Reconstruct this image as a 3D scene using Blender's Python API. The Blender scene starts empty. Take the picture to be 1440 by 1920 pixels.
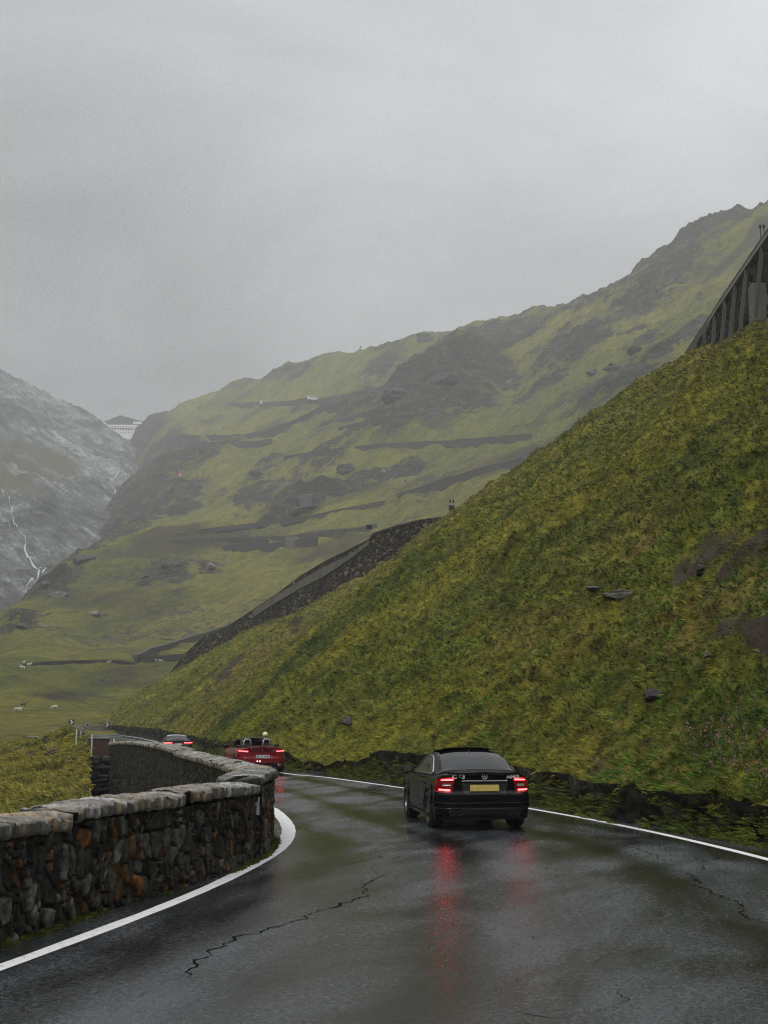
import bpy, bmesh, math, random
import numpy as np
from mathutils import Vector, Matrix
from mathutils.bvhtree import BVHTree
LAMP = 16.0
SKY_0, SKY_Z, SKY_X, SKY_N = -0.10, 1.0, 0.30, 0.78
SUN_E = 1.5
HAZE = 0.00037
C = bpy.context.scene.collection
SC = bpy.context.scene
random.seed(7); RNG = np.random.default_rng(7)
rad = math.radians
# ---------------------------------------------------------------- camera
F = 2400.0; CAMH = 2.0; PITCH = math.atan(388 / F)
cd = bpy.data.cameras.new("camera"); cam = bpy.data.objects.new("camera", cd); C.objects.link(cam)
cd.sensor_fit = 'VERTICAL'; cd.sensor_height = 36; cd.sensor_width = 36; cd.lens = 36 * F / 1920
cd.clip_start = 0.1; cd.clip_end = 9000
cam.location = (0, 0, CAMH); cam.rotation_euler = (math.pi / 2 + PITCH, 0, 0)
SC.camera = cam
SC.view_settings.view_transform = 'Standard'; SC.view_settings.look = 'None'
SC.view_settings.gamma = 1; SC.view_settings.exposure = 0.0
SC.cycles.use_denoising = True; SC.cycles.denoising_prefilter = 'NONE'; SC.cycles.filter_width = 1.15
SC.cycles.max_bounces = 6; SC.cycles.diffuse_bounces = 2; SC.cycles.glossy_bounces = 3
SC.cycles.transmission_bounces = 4; SC.cycles.volume_bounces = 1; SC.cycles.transparent_max_bounces = 6
SC.cycles.sample_clamp_indirect = 4; SC.cycles.sample_clamp_direct = 14
# ---------------------------------------------------------------- overcast sky and a very soft sun
SUN_EL, SUN_AZ = rad(48), rad(205)      # azimuth clockwise from +Y
W = bpy.data.worlds.new("World"); SC.world = W; W.use_nodes = True
nt = W.node_tree; nt.nodes.clear()
def N(t, kind, **kw):
    n = t.nodes.new(kind)
    for k, v in kw.items():
        if k.startswith('i_'): n.inputs[k[2:].replace('_', ' ')].default_value = v
        else: setattr(n, k, v)
    return n
sky = N(nt, 'ShaderNodeTexSky', sky_type='NISHITA', sun_disc=False, sun_elevation=SUN_EL, sun_rotation=SUN_AZ, air_density=1.0, dust_density=4.0)
bw = N(nt, 'ShaderNodeRGBToBW'); nt.links.new(sky.outputs[0], bw.inputs[0])
tc = N(nt, 'ShaderNodeTexCoord')
mp = N(nt, 'ShaderNodeMapping'); mp.inputs['Scale'].default_value = (1.0, 1.0, 2.3); mp.inputs['Location'].default_value = (0.35, 0.1, 0.2)
nt.links.new(tc.outputs['Generated'], mp.inputs['Vector'])
nz = N(nt, 'ShaderNodeTexNoise', noise_dimensions='3D'); nz.inputs['Scale'].default_value = 2.6; nz.inputs['Detail'].default_value = 8; nz.inputs['Roughness'].default_value = 0.5; nz.inputs['Distortion'].default_value = 0.4
nt.links.new(mp.outputs[0], nz.inputs['Vector'])
sx = N(nt, 'ShaderNodeSeparateXYZ'); nt.links.new(tc.outputs['Generated'], sx.inputs[0])
def math_n(t, op, a, b=None, c=None, clamp=False):
    n = t.nodes.new('ShaderNodeMath'); n.operation = op; n.use_clamp = clamp
    for i, v in enumerate((a, b, c)):
        if v is None: continue
        if isinstance(v, (int, float)): n.inputs[i].default_value = v
        else: t.links.new(v, n.inputs[i])
    return n.outputs[0]
# cloud brightness rises with height and towards the right, with soft billows
g = math_n(nt, 'MULTIPLY_ADD', sx.outputs['Z'], SKY_Z, SKY_0)
g = math_n(nt, 'MULTIPLY_ADD', sx.outputs['X'], SKY_X, g)
g = math_n(nt, 'MULTIPLY_ADD', nz.outputs[0], SKY_N, g)
g = math_n(nt, 'MAXIMUM', g, 0.18)
zen = math_n(nt, 'MULTIPLY', math_n(nt, 'SUBTRACT', sx.outputs['Z'], 0.52, clamp=True), 1.6)   # overcast zenith is brighter
g = math_n(nt, 'ADD', g, zen)
cc = N(nt, 'ShaderNodeMix', data_type='RGBA', blend_type='MULTIPLY'); cc.inputs['Factor'].default_value = 1
cmb = N(nt, 'ShaderNodeCombineColor'); 
for k in range(3): nt.links.new(g, cmb.inputs[k])
nt.links.new(cmb.outputs[0], cc.inputs['A']); cc.inputs['B'].default_value = (8.5, 8.7, 9.0, 1)
sk = N(nt, 'ShaderNodeMix', data_type='RGBA', blend_type='MIX'); sk.inputs['Factor'].default_value = 0.9
nt.links.new(bw.outputs[0], sk.inputs['A']); nt.links.new(cc.outputs['Result'], sk.inputs['B'])
bg = N(nt, 'ShaderNodeBackground'); bg.inputs['Strength'].default_value = 0.1
nt.links.new(sk.outputs['Result'], bg.inputs['Color'])
wo = N(nt, 'ShaderNodeOutputWorld'); nt.links.new(bg.outputs[0], wo.inputs['Surface'])
sd = bpy.data.lights.new("sun", 'SUN'); so = bpy.data.objects.new("sun", sd); C.objects.link(so)
sd.energy = SUN_E; sd.angle = rad(25); sd.color = (1.0, 0.97, 0.92)
sdir = Vector((math.sin(SUN_AZ) * math.cos(SUN_EL), math.cos(SUN_AZ) * math.cos(SUN_EL), math.sin(SUN_EL)))
so.rotation_euler = (-sdir).to_track_quat('-Z', 'Y').to_euler(); so.location = (0, -20, 60)
# ---------------------------------------------------------------- helpers
cP, sP = math.cos(PITCH), math.sin(PITCH)
def at(px, py, Y):                      # a place in the world, measured off the photograph, at distance Y
    a, b = (px - 720) / F, (960 - py) / F
    d = (a, cP - b * sP, sP + b * cP); k = Y / d[1]
    return Vector((d[0] * k, Y, CAMH + d[2] * k))
def gp(px, py, z=0.0):                  # same, on the level z
    a, b = (px - 720) / F, (960 - py) / F
    d = (a, cP - b * sP, sP + b * cP); k = (z - CAMH) / d[2]
    return Vector((d[0] * k, d[1] * k, z))
def tag(o, label=None, cat=None, group=None, kind=None):
    if label: o['label'] = label
    if cat: o['category'] = cat
    if group: o['group'] = group
    if kind: o['kind'] = kind
    return o
def empty(name, loc=(0, 0, 0), rz=0, label=None, cat=None, group=None):
    o = bpy.data.objects.new(name, None); C.objects.link(o); o.location = loc; o.rotation_euler = (0, 0, rz)
    o.empty_display_size = 0.2
    if cat in ('wall', 'bank'): o['kind'] = 'thing'
    return tag(o, label, cat, group)
def mesh_np(name, V, Fc, mat, parent=None, smooth=True, attrs=None):
    """V (n,3) array, Fc (m,3|4) int array or a list of polygons"""
    me = bpy.data.meshes.new(name); V = np.asarray(V, dtype=np.float32)
    if isinstance(Fc, np.ndarray):
        k = Fc.shape[1]; me.vertices.add(len(V)); me.vertices.foreach_set('co', V.ravel())
        me.loops.add(Fc.size); me.loops.foreach_set('vertex_index', Fc.astype(np.int32).ravel())
        me.polygons.add(len(Fc)); me.polygons.foreach_set('loop_start', np.arange(0, Fc.size, k, dtype=np.int32))
        me.update(calc_edges=True); me.validate()
    else:
        me.from_pydata([tuple(map(float, v)) for v in V], [], Fc); me.update()
    if smooth: me.polygons.foreach_set('use_smooth', [True] * len(me.polygons))
    for k, arr in (attrs or {}).items():
        arr = np.asarray(arr, dtype=np.float32)
        if arr.ndim == 1:
            a = me.attributes.new(k, 'FLOAT', 'POINT'); a.data.foreach_set('value', arr)
        else:
            a = me.attributes.new(k, 'FLOAT_COLOR', 'POINT'); a.data.foreach_set('color', np.c_[arr, np.ones(len(arr))].astype(np.float32).ravel())
    for m in (mat if isinstance(mat, (list, tuple)) else [mat]): me.materials.append(m)
    o = bpy.data.objects.new(name, me); C.objects.link(o)
    if parent: o.parent = parent
    return o
def grid_faces(nu, nv, wrap=False):
    i = np.arange(nu - (0 if wrap else 1)); j = np.arange(nv - 1)
    I, J = np.meshgrid(i, j, indexing='ij'); I2 = (I + 1) % nu
    return np.stack([I * nv + J, I2 * nv + J, I2 * nv + J + 1, I * nv + J + 1], -1).reshape(-1, 4)
class MB:                               # collects shapes into one mesh
    def __init__(s): s.v = []; s.f = []
    def add(s, vs, fs):
        b = len(s.v); s.v += [tuple(v) for v in vs]; s.f += [tuple(b + i for i in f) for f in fs]; return s
    def box(s, c, d, M=None, bev=0.0):
        x, y, z = d[0] / 2, d[1] / 2, d[2] / 2
        if bev > 0:
            bm = bmesh.new(); bmesh.ops.create_cube(bm, size=1)
            for v in bm.verts: v.co = Vector((v.co.x * d[0], v.co.y * d[1], v.co.z * d[2]))
            bmesh.ops.bevel(bm, geom=bm.edges[:], offset=bev, segments=2, affect='EDGES', profile=0.5)
            bm.verts.index_update(); vs = [v.co.copy() for v in bm.verts]; fs = [[v.index for v in f.verts] for f in bm.faces]; bm.free()
        else:
            vs = [Vector(p) for p in ((-x, -y, -z), (x, -y, -z), (x, y, -z), (-x, y, -z), (-x, -y, z), (x, -y, z), (x, y, z), (-x, y, z))]
            fs = [(0, 3, 2, 1), (4, 5, 6, 7), (0, 1, 5, 4), (1, 2, 6, 5), (2, 3, 7, 6), (3, 0, 4, 7)]
        if M: vs = [M @ v for v in vs]
        return s.add([v + Vector(c) for v in vs], fs)
    def tube(s, pts, r, n=8, cap=True):
        pts = [Vector(p) for p in pts]; rs = r if isinstance(r, (list, tuple)) else [r] * len(pts); vs = []
        for i, p in enumerate(pts):
            t = (pts[min(i + 1, len(pts) - 1)] - pts[max(i - 1, 0)]).normalized()
            a = t.orthogonal() if abs(t.z) > 0.95 else t.cross(Vector((0, 0, 1)))
            a.normalize(); b = t.cross(a)
            for k in range(n):
                w = 2 * math.pi * k / n; vs.append(p + (a * math.cos(w) + b * math.sin(w)) * rs[i])
        fs = [(i * n + k, i * n + (k + 1) % n, (i + 1) * n + (k + 1) % n, (i + 1) * n + k) for i in range(len(pts) - 1) for k in range(n)]
        if cap: fs += [tuple(range(n))[::-1], tuple((len(pts) - 1) * n + k for k in range(n))]
        return s.add(vs, fs)
    def lathe(s, prof, n=24, M=None, c=(0, 0, 0)):      # profile (r, h) turned about local X
        vs = []; m = len(prof)
        for k in range(n):
            w = 2 * math.pi * k / n
            for r, h in prof: vs.append(Vector((h, r * math.cos(w), r * math.sin(w))))
        fs = [(k * m + j, ((k + 1) % n) * m + j, ((k + 1) % n) * m + j + 1, k * m + j + 1) for k in range(n) for j in range(m - 1)]
        if M: vs = [M @ v for v in vs]
        return s.add([v + Vector(c) for v in vs], fs)
    def build(s, name, mat, parent=None, smooth=False):
        return mesh_np(name, np.array(s.v), s.f, mat, parent, smooth)
# ---- noise
def _h(i, j, k, s):
    n = (i.astype(np.int64) * 374761393 + j.astype(np.int64) * 668265263 + k.astype(np.int64) * 1274126177 + s * 974634777) & 0xFFFFFFFF
    n = ((n ^ (n >> 13)) * 1274126177) & 0xFFFFFFFF; n = ((n ^ (n >> 16)) * 2246822519) & 0xFFFFFFFF
    return ((n ^ (n >> 15)) & 0xFFFFFF) / float(0xFFFFFF)
def vn(x, y, z=None, s=0):
    x = np.asarray(x, float); y = np.asarray(y, float); z = np.zeros_like(x) if z is None else np.asarray(z, float)
    i, j, k = np.floor(x), np.floor(y), np.floor(z); u, v, w = x - i, y - j, z - k
    u, v, w = [t * t * t * (t * (t * 6 - 15) + 10) for t in (u, v, w)]; r = 0
    for a in (0, 1):
        for b in (0, 1):
            for c in (0, 1):
                r = r + _h(i + a, j + b, k + c, s) * (u if a else 1 - u) * (v if b else 1 - v) * (w if c else 1 - w)
    return r * 2 - 1
def fbm(x, y, z=None, s=0, o=5, g=0.5):
    r = 0; a = 1; t = 0
    for q in range(o):
        m = 2.03 ** q
        r = r + a * vn(np.asarray(x) * m + 17.3 * q, np.asarray(y) * m - 9.1 * q, None if z is None else np.asarray(z) * m, s + q); t += a; a *= g
    return r / t
def ridged(x, y, s=0, o=5):
    r = 0; a = 1; t = 0
    for q in range(o):
        m = 2.1 ** q; r = r + a * (1 - np.abs(vn(x * m + 5.1 * q, y * m + 3.3 * q, None, s + q)) * 2); t += a; a *= 0.5
    return r / t
def voro(u, v, s=0, jit=0.42):          # F1, F2, three random numbers of the nearest cell
    i, j = np.floor(u), np.floor(v); f1 = np.full(u.shape, 9.0); f2 = f1.copy(); ci = np.zeros_like(u); cj = np.zeros_like(u)
    for a in (-1, 0, 1):
        for b in (-1, 0, 1):
            I, J = i + a, j + b; z0 = np.zeros_like(I)
            px = I + 0.5 + jit * (2 * _h(I, J, z0, s) - 1); py = J + 0.5 + jit * (2 * _h(I, J, z0 + 1, s) - 1)
            d = np.hypot(u - px, v - py); m = d < f1
            f2 = np.where(m, f1, np.minimum(f2, d)); f1 = np.where(m, d, f1); ci = np.where(m, I, ci); cj = np.where(m, J, cj)
    z0 = np.zeros_like(ci)
    return f1, f2, _h(ci, cj, z0 + 7, s), _h(ci, cj, z0 + 8, s), _h(ci, cj, z0 + 9, s)
def sstep(a, b, x):
    t = np.clip((np.asarray(x, float) - a) / (b - a), 0, 1); return t * t * (3 - 2 * t)
def resample(P, step=None, n=None, smooth=3):
    P = np.asarray([tuple(p) for p in P], float)
    for _ in range(smooth):             # corner cutting
        Q = np.empty((2 * len(P) - 2, P.shape[1])); Q[0::2] = P[:-1] * .75 + P[1:] * .25; Q[1::2] = P[:-1] * .25 + P[1:] * .75
        P = np.vstack([P[:1], Q, P[-1:]])
    s = np.r_[0, np.cumsum(np.linalg.norm(np.diff(P, axis=0), axis=1))]
    if n is None: n = max(2, int(s[-1] / step) + 1)
    t = np.linspace(0, s[-1], n)
    return np.stack([np.interp(t, s, P[:, k]) for k in range(P.shape[1])], 1), t
def normals2(P):                        # unit left-hand normals of a path in plan
    T = np.gradient(P[:, :2], axis=0); T /= np.linalg.norm(T, axis=1)[:, None] + 1e-9
    return np.stack([-T[:, 1], T[:, 0]], 1)
# ---------------------------------------------------------------- materials
def mat(name, col=(.5, .5, .5), rough=.6, metal=0., emit=None, es=1., spec=.5, coat=0., alpha=1., trans=0.):
    m = bpy.data.materials.new(name); m.use_nodes = True; b = m.node_tree.nodes['Principled BSDF']
    b.inputs['Base Color'].default_value = (*col, 1); b.inputs['Roughness'].default_value = rough; b.inputs['Metallic'].default_value = metal
    b.inputs['Specular IOR Level'].default_value = spec; b.inputs['Coat Weight'].default_value = coat; b.inputs['Coat Roughness'].default_value = 0.05
    b.inputs['Transmission Weight'].default_value = trans
    if emit: b.inputs['Emission Color'].default_value = (*emit, 1); b.inputs['Emission Strength'].default_value = es
    return m
def pos(t): return N(t, 'ShaderNodeNewGeometry').outputs['Position']
def noise(t, vec, scale, detail=4, rough=.55, dist=0., sc=None, rot=None):
    if sc is not None or rot is not None:
        for key, v in (('Rotation', rot), ('Scale', sc)):               # turn first, then stretch
            if v is None: continue
            m = N(t, 'ShaderNodeMapping'); m.inputs[key].default_value = v
            t.links.new(vec, m.inputs['Vector']); vec = m.outputs[0]
    n = N(t, 'ShaderNodeTexNoise'); n.inputs['Scale'].default_value = scale; n.inputs['Detail'].default_value = detail
    n.inputs['Roughness'].default_value = rough; n.inputs['Distortion'].default_value = dist
    t.links.new(vec, n.inputs['Vector']); return n.outputs['Fac']
def ramp(t, fac, stops, interp='LINEAR'):
    r = N(t, 'ShaderNodeValToRGB'); r.color_ramp.interpolation = interp; e = r.color_ramp.elements
    while len(e) > 1: e.remove(e[-1])
    for k, (p, c) in enumerate(stops):
        q = e[0] if k == 0 else e.new(p)
        q.position = p; q.color = (*c, 1) if isinstance(c, (tuple, list)) else (c, c, c, 1)
    t.links.new(fac, r.inputs[0]); return r.outputs['Color']
def mix(t, fac, a, b, bt='MIX'):
    m = N(t, 'ShaderNodeMix', data_type='RGBA', blend_type=bt)
    for key, v in (('Factor', fac), ('A', a), ('B', b)):
        if isinstance(v, (int, float)): m.inputs[key].default_value = v if key == 'Factor' else (v, v, v, 1)
        elif isinstance(v, tuple): m.inputs[key].default_value = (*v, 1)
        else: t.links.new(v, m.inputs[key])
    return m.outputs['Result']
def bump(t, h, strength=.5, dist=.1, normal=None):
    b = N(t, 'ShaderNodeBump'); b.inputs['Strength'].default_value = strength; b.inputs['Distance'].default_value = dist
    t.links.new(h, b.inputs['Height'])
    if normal: t.links.new(normal, b.inputs['Normal'])
    return b.outputs[0]
def attr(t, name, col=False):
    a = N(t, 'ShaderNodeAttribute'); a.attribute_name = name; return a.outputs['Color' if col else 'Fac']
def new_mat(name):
    m = bpy.data.materials.new(name); m.use_nodes = True; return m, m.node_tree, m.node_tree.nodes['Principled BSDF']
# ================================================================ ground materials
def grass_colour(t, p, far=False):
    """patchwork of greens, ochre and bare brown that follows the place, shared by the turf and the tufts on it"""
    n1 = noise(t, p, 0.045 if not far else 0.010, 5, .6, .6, sc=(.42, 1.5, .42) if not far else (1.6, .4, .9), rot=None if not far else (0, 0, .45))
    n2 = noise(t, p, 0.35 if not far else 0.06, 5, .62, .4, sc=(.40, 1.5, .40) if not far else (1.7, .38, .9), rot=None if not far else (0, 0, .45))
    n3 = noise(t, p, 2.2 if not far else 0.5, 4, .65)
    c1 = ramp(t, n1, [(.34, G_DK), (.45, G_MD), (.53, G_OL), (.62, G_YL)])
    c2 = ramp(t, n2, [(.34, G_DK2), (.46, G_MD), (.55, G_YL), (.62, G_OL), (.72, G_BR)])
    c = mix(t, .5, c1, c2)
    c = mix(t, math_n(t, 'MULTIPLY', attr(t, 'dry'), .75), c, ramp(t, n2, [(.35, (.11, .095, .018)), (.6, (.25, .19, .045))]))
    c = mix(t, math_n(t, 'MULTIPLY', attr(t, 'lush'), .8), c, G_LUSH)
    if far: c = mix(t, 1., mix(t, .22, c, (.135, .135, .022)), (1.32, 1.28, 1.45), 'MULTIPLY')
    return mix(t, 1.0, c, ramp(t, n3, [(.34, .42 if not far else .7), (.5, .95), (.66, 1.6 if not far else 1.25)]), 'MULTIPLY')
G_DK = (.032, .060, .009); G_DK2 = (.045, .058, .010); G_MD = (.095, .122, .010); G_OL = (.165, .168, .013); G_YL = (.260, .232, .028); G_BR = (.125, .088, .024)
G_LUSH = (.055, .125, .014)
def make_turf(name, far=False):
    m, t, b = new_mat(name); p = pos(t)
    g = grass_colour(t, p, far)
    soil = mix(t, noise(t, p, 1.3 if not far else .25, 6, .7), (.022, .016, .011), (.085, .064, .044))
    if not far: g = mix(t, 1., g, (.72, .72, .74), 'MULTIPLY')            # thatch and earth tone, darkened to paint shade between the tufts
    sm = attr(t, 'soil')
    g = mix(t, math_n(t, 'MULTIPLY', sm, 1.0, clamp=True), g, soil)
    if far:
        rk = noise(t, p, .06, 8, .72, 1.0, sc=(1, 1, 3.2)); rk2 = noise(t, p, .5, 6, .75)
        rc = mix(t, rk2, ramp(t, rk, [(.40, (.007, .007, .007)), (.5, (.032, .031, .029)), (.60, (.16, .155, .145))]), (.060, .056, .045))
        rc = mix(t, 1., rc, ramp(t, noise(t, p, .9, 4, .7), [(.35, .4), (.5, .9), (.66, 2.)]), 'MULTIPLY')
        edge = math_n(t, 'ADD', attr(t, 'rock'), math_n(t, 'MULTIPLY_ADD', noise(t, p, .07, 10, .80, 1.2), 4.6, -2.5))
        g = mix(t, ramp(t, edge, [(.42, 0.), (.56, .95)]), g, rc)
        mic = math_n(t, 'ADD', noise(t, p, .016, 3, .5), math_n(t, 'MULTIPLY_ADD', noise(t, p, .30, 8, .8, .6, sc=(1, .7, 1.6)), 1.1, -.55))
        g = mix(t, ramp(t, mic, [(.63, 0.), (.70, .9)]), g, rc)
        sp = noise(t, p, .22, 2, .5)                                   # scattered pale boulders and dark patches
        g = mix(t, ramp(t, sp, [(.715, 0.), (.735, .8)]), g, (.16, .16, .15))
        g = mix(t, ramp(t, noise(t, p, .09, 4, .6), [(.62, 0.), (.70, .55)]), g, (.030, .030, .018))
    t.links.new(g, b.inputs['Base Color']); b.inputs['Roughness'].default_value = .9; b.inputs['Specular IOR Level'].default_value = .2
    h = noise(t, p, 3.0, 8, .7) if not far else math_n(t, 'ADD', noise(t, p, .35, 8, .75), math_n(t, 'MULTIPLY', math_n(t, 'MULTIPLY', noise(t, p, .08, 9, .72, 1., sc=(1, 1, 2.4)), attr(t, 'rock')), 3.))
    t.links.new(bump(t, h, .9, .35 if not far else 7.0), b.inputs['Normal'])
    return m
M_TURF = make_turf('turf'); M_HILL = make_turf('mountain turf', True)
def make_blades(name, flat=None):
    m, t, b = new_mat(name); p = pos(t)
    g = grass_colour(t, p) if flat is None else None
    r = attr(t, 'rnd')
    c = mix(t, 1.0, g, ramp(t, r, [(0., .62), (.5, 1.15), (.85, 1.7), (1., 2.3)]), 'MULTIPLY')
    c = mix(t, ramp(t, r, [(.86, 0.), (.93, .55)]), c, (.26, .21, .08))
    t.links.new(c, b.inputs['Base Color']); b.inputs['Roughness'].default_value = .65; b.inputs['Specular IOR Level'].default_value = .25
    return m
M_BLADE = make_blades('grass blades')
# grey scree mountain
m, t, b = new_mat('grey rock'); M_ROCKY = m; p = pos(t)
r1 = noise(t, p, .012, 9, .68, 1.2, sc=(1, .6, 1.8)); r2 = noise(t, p, .10, 10, .78, .5, rot=(0, -.62, .2), sc=(.45, .5, 2.6)); r3 = noise(t, p, .45, 6, .75, .3, rot=(0, -.62, .2), sc=(.6, .6, 2.))
rc = ramp(t, r1, [(.36, (.035, .036, .038)), (.46, (.12, .125, .13)), (.55, (.22, .225, .23)), (.66, (.33, .335, .34))])
rc = mix(t, 1., rc, ramp(t, r2, [(.40, .35), (.5, .9), (.60, 1.75)]), 'MULTIPLY')
rc = mix(t, 1., rc, ramp(t, r3, [(.38, .55), (.5, 1.), (.62, 1.6)]), 'MULTIPLY')
rc = mix(t, attr(t, 'green'), rc, (.085, .09, .03))
t.links.new(rc, b.inputs['Base Color']); b.inputs['Roughness'].default_value = .85
t.links.new(bump(t, r2, .9, 9.), b.inputs['Normal'])
# masonry that takes each stone's own colour from the mesh
m, t, b = new_mat('rubble masonry'); M_STONE = m; p = pos(t)
c = mix(t, 1., attr(t, 'Col', True), ramp(t, noise(t, p, 9., 7, .7, .5), [(.32, .15), (.5, .85), (.66, 2.3)]), 'MULTIPLY')
c = mix(t, ramp(t, noise(t, p, 1.3, 5, .65), [(.56, 0.), (.68, .75)]), c, (.022, .028, .010))
t.links.new(c, b.inputs['Base Color'])
t.links.new(ramp(t, noise(t, p, 5., 4, .6), [(.35, .45), (.65, .8)]), b.inputs['Roughness']); b.inputs['Specular IOR Level'].default_value = .22
t.links.new(bump(t, noise(t, p, 26., 6, .7), .7, .03), b.inputs['Normal'])
m, t, b = new_mat('slate coping'); M_COPE = m; p = pos(t)
c = mix(t, 1., attr(t, 'Col', True), ramp(t, noise(t, p, 11., 8, .75, 1.0), [(.3, .45), (.5, 1.), (.7, 1.5)]), 'MULTIPLY')
t.links.new(c, b.inputs['Base Color'])
t.links.new(ramp(t, noise(t, p, 6., 4, .6), [(.35, .25), (.65, .6)]), b.inputs['Roughness'])
t.links.new(bump(t, noise(t, p, 30., 6, .7, 1.), .6, .02), b.inputs['Normal'])
def concrete(name, c0, c1, sc=1.5):
    m, t, b = new_mat(name); p = pos(t)
    c = mix(t, noise(t, p, sc, 7, .7, .4, sc=(1, 1, .35)), c0, c1)
    c = mix(t, 1., c, ramp(t, noise(t, p, sc * 6, 5, .7), [(.3, .6), (.7, 1.3)]), 'MULTIPLY')
    t.links.new(c, b.inputs['Base Color']); b.inputs['Roughness'].default_value = .75
    t.links.new(bump(t, noise(t, p, sc * 8, 5, .7), .5, .04), b.inputs['Normal']); return m
M_CONC = concrete('weathered concrete', (.018, .017, .013), (.19, .18, .15), .9)
M_CONCD = concrete('dark stained concrete', (.02, .02, .017), (.13, .125, .11))
M_CONCP = concrete('pale concrete', (.12, .12, .11), (.34, .33, .31))
M_FARWALL = concrete('far dark masonry', (.010, .010, .008), (.075, .070, .058), .6)
M_DKROCK = concrete('dark wet rock', (.008, .008, .008), (.06, .056, .052), 1.2)
M_PALEROCK = concrete('pale lichen rock', (.07, .07, .06), (.22, .215, .19), 2.)
# wet asphalt
m, t, b = new_mat('wet asphalt'); M_ROAD = m; p = pos(t)
a1 = noise(t, p, .34, 6, .6, .35, sc=(1.7, .6, 1), rot=(0, 0, .25)); a2 = noise(t, p, 14., 7, .85, .2, sc=(1.4, .9, 1), rot=(0, 0, .2)); a3 = noise(t, p, 34., 6, .95)
wet = math_n(t, 'ADD', math_n(t, 'MULTIPLY', a1, .50), math_n(t, 'MULTIPLY', a2, .50)); wet = math_n(t, 'SUBTRACT', wet, math_n(t, 'MULTIPLY', attr(t, 'track'), .085))
base = mix(t, ramp(t, wet, [(.42, 0.), (.56, 1.)]), (.010, .011, .011), (.060, .066, .074))
base = mix(t, 1., base, ramp(t, a3, [(.38, .15), (.5, .75), (.62, 3.2)]), 'MULTIPLY')
t.links.new(base, b.inputs['Base Color'])
rg = ramp(t, wet, [(.40, .11), (.46, .15), (.52, .26), (.62, .43)])
t.links.new(rg, b.inputs['Roughness']); b.inputs['Specular IOR Level'].default_value = .38
bs = math_n(t, 'MULTIPLY', ramp(t, wet, [(.38, .10), (.6, .42)]), 1.)
bn = N(t, 'ShaderNodeBump'); bn.inputs['Distance'].default_value = .012; t.links.new(noise(t, p, 55., 4, .8), bn.inputs['Height']); t.links.new(bs, bn.inputs['Strength'])
b2 = bump(t, noise(t, p, 12., 4, .6), .05, .02, bn.outputs[0])
t.links.new(b2, b.inputs['Normal'])
M_CRACK = mat('crack tar', (.002, .002, .002), .9, spec=.05)
m, t, b = new_mat('road paint'); M_PAINT = m; p = pos(t)
c = mix(t, ramp(t, noise(t, p, 9., 9, .8), [(.52, 0.), (.60, .35), (.70, .9)]), (.80, .80, .80), (.2, .2, .2))
t.links.new(c, b.inputs['Base Color']); b.inputs['Roughness'].default_value = .45
M_WATER = mat('white water', (.46, .48, .50), .5)
M_DARKMET = mat('dark metal', (.03, .032, .035), .45, .6)
M_GALV = mat('galvanised steel', (.33, .34, .35), .45, .8)
M_WHITE = mat('white enamel', (.62, .63, .64), .45)
M_BLACK = mat('matt black', (.012, .012, .013), .5)
m, t, b = new_mat('rusty sheet'); M_RUST = m
t.links.new(mix(t, noise(t, pos(t), 4., 6, .7), (.020, .010, .007), (.075, .040, .024)), b.inputs['Base Color']); b.inputs['Roughness'].default_value = .7
# ================================================================ mountain side (one sheet in depth, shaped from measured points)
def tps(P, z, Q, lam=1e-4):
    n = len(P); d = np.linalg.norm(P[:, None] - P[None], axis=2); K = np.where(d > 0, d * d * np.log(d + 1e-12), 0) + lam * np.eye(n)
    A = np.zeros((n + 3, n + 3)); A[:n, :n] = K; A[:n, n] = 1; A[:n, n + 1:] = P; A[n, :n] = 1; A[n + 1:, :n] = P.T
    w = np.linalg.solve(A, np.r_[z, 0, 0, 0]); out = np.zeros(len(Q))
    for k in range(n):
        r = np.linalg.norm(Q - P[k], axis=1); out += w[k] * np.where(r > 0, r * r * np.log(r + 1e-12), 0)
    return out + w[n] + Q @ w[n + 1:]
def coords(X, Y): return np.stack([X / Y * 3.0, np.log(Y)], -1)
def terrain(name, ctrl, drop, Yr, nA, nY, amp, material, amin=-.75, amax=.60, attrs=None):
    P = [at(*c) for c in ctrl] + [at(c[0], c[1], c[2]) for c in drop]
    XY = np.array([(p.x, p.y) for p in P]); e = np.array([(p.z - CAMH) / p.y for p in P])
    A = np.linspace(amin, amax, nA); L = np.exp(np.linspace(math.log(Yr[0]), math.log(Yr[1]), nY))
    AA, LL = np.meshgrid(A, L, indexing='ij'); X = (AA * LL).ravel(); Y = LL.ravel()
    E = tps(coords(XY[:, 0], XY[:, 1]), e, coords(X, Y), 2e-3)
    Z = CAMH + E * Y
    at_ = attrs(X, Y, Z) if attrs else {}
    Z = Z + amp(X, Y, at_)
    Z = np.where(Z > 440, 440 + (Z - 440) * .12, Z); Z = np.maximum(Z, -13.0 + 0.6 * vn(X * .05, Y * .05))
    return mesh_np(name, np.stack([X, Y, Z], 1), grid_faces(nA, nY)[:, ::-1].copy(), material, attrs=at_)
ridge = [(1640, 330, 860), (1440, 392, 900), (1380, 405, 920), (1300, 437, 950), (1200, 492, 1000), (1100, 545, 1050), (1000, 585, 1100), (900, 612, 1150), (800, 640, 1200),
         (700, 656, 1250), (620, 672, 1300), (510, 708, 1350), (430, 728, 1400), (370, 762, 1450), (300, 782, 1540), (272, 795, 1580)]
edge = [(262, 870, 1350), (240, 925, 1000), (170, 1030, 700), (80, 1090, 560), (0, 1150, 450), (-160, 1230, 380)]
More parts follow.
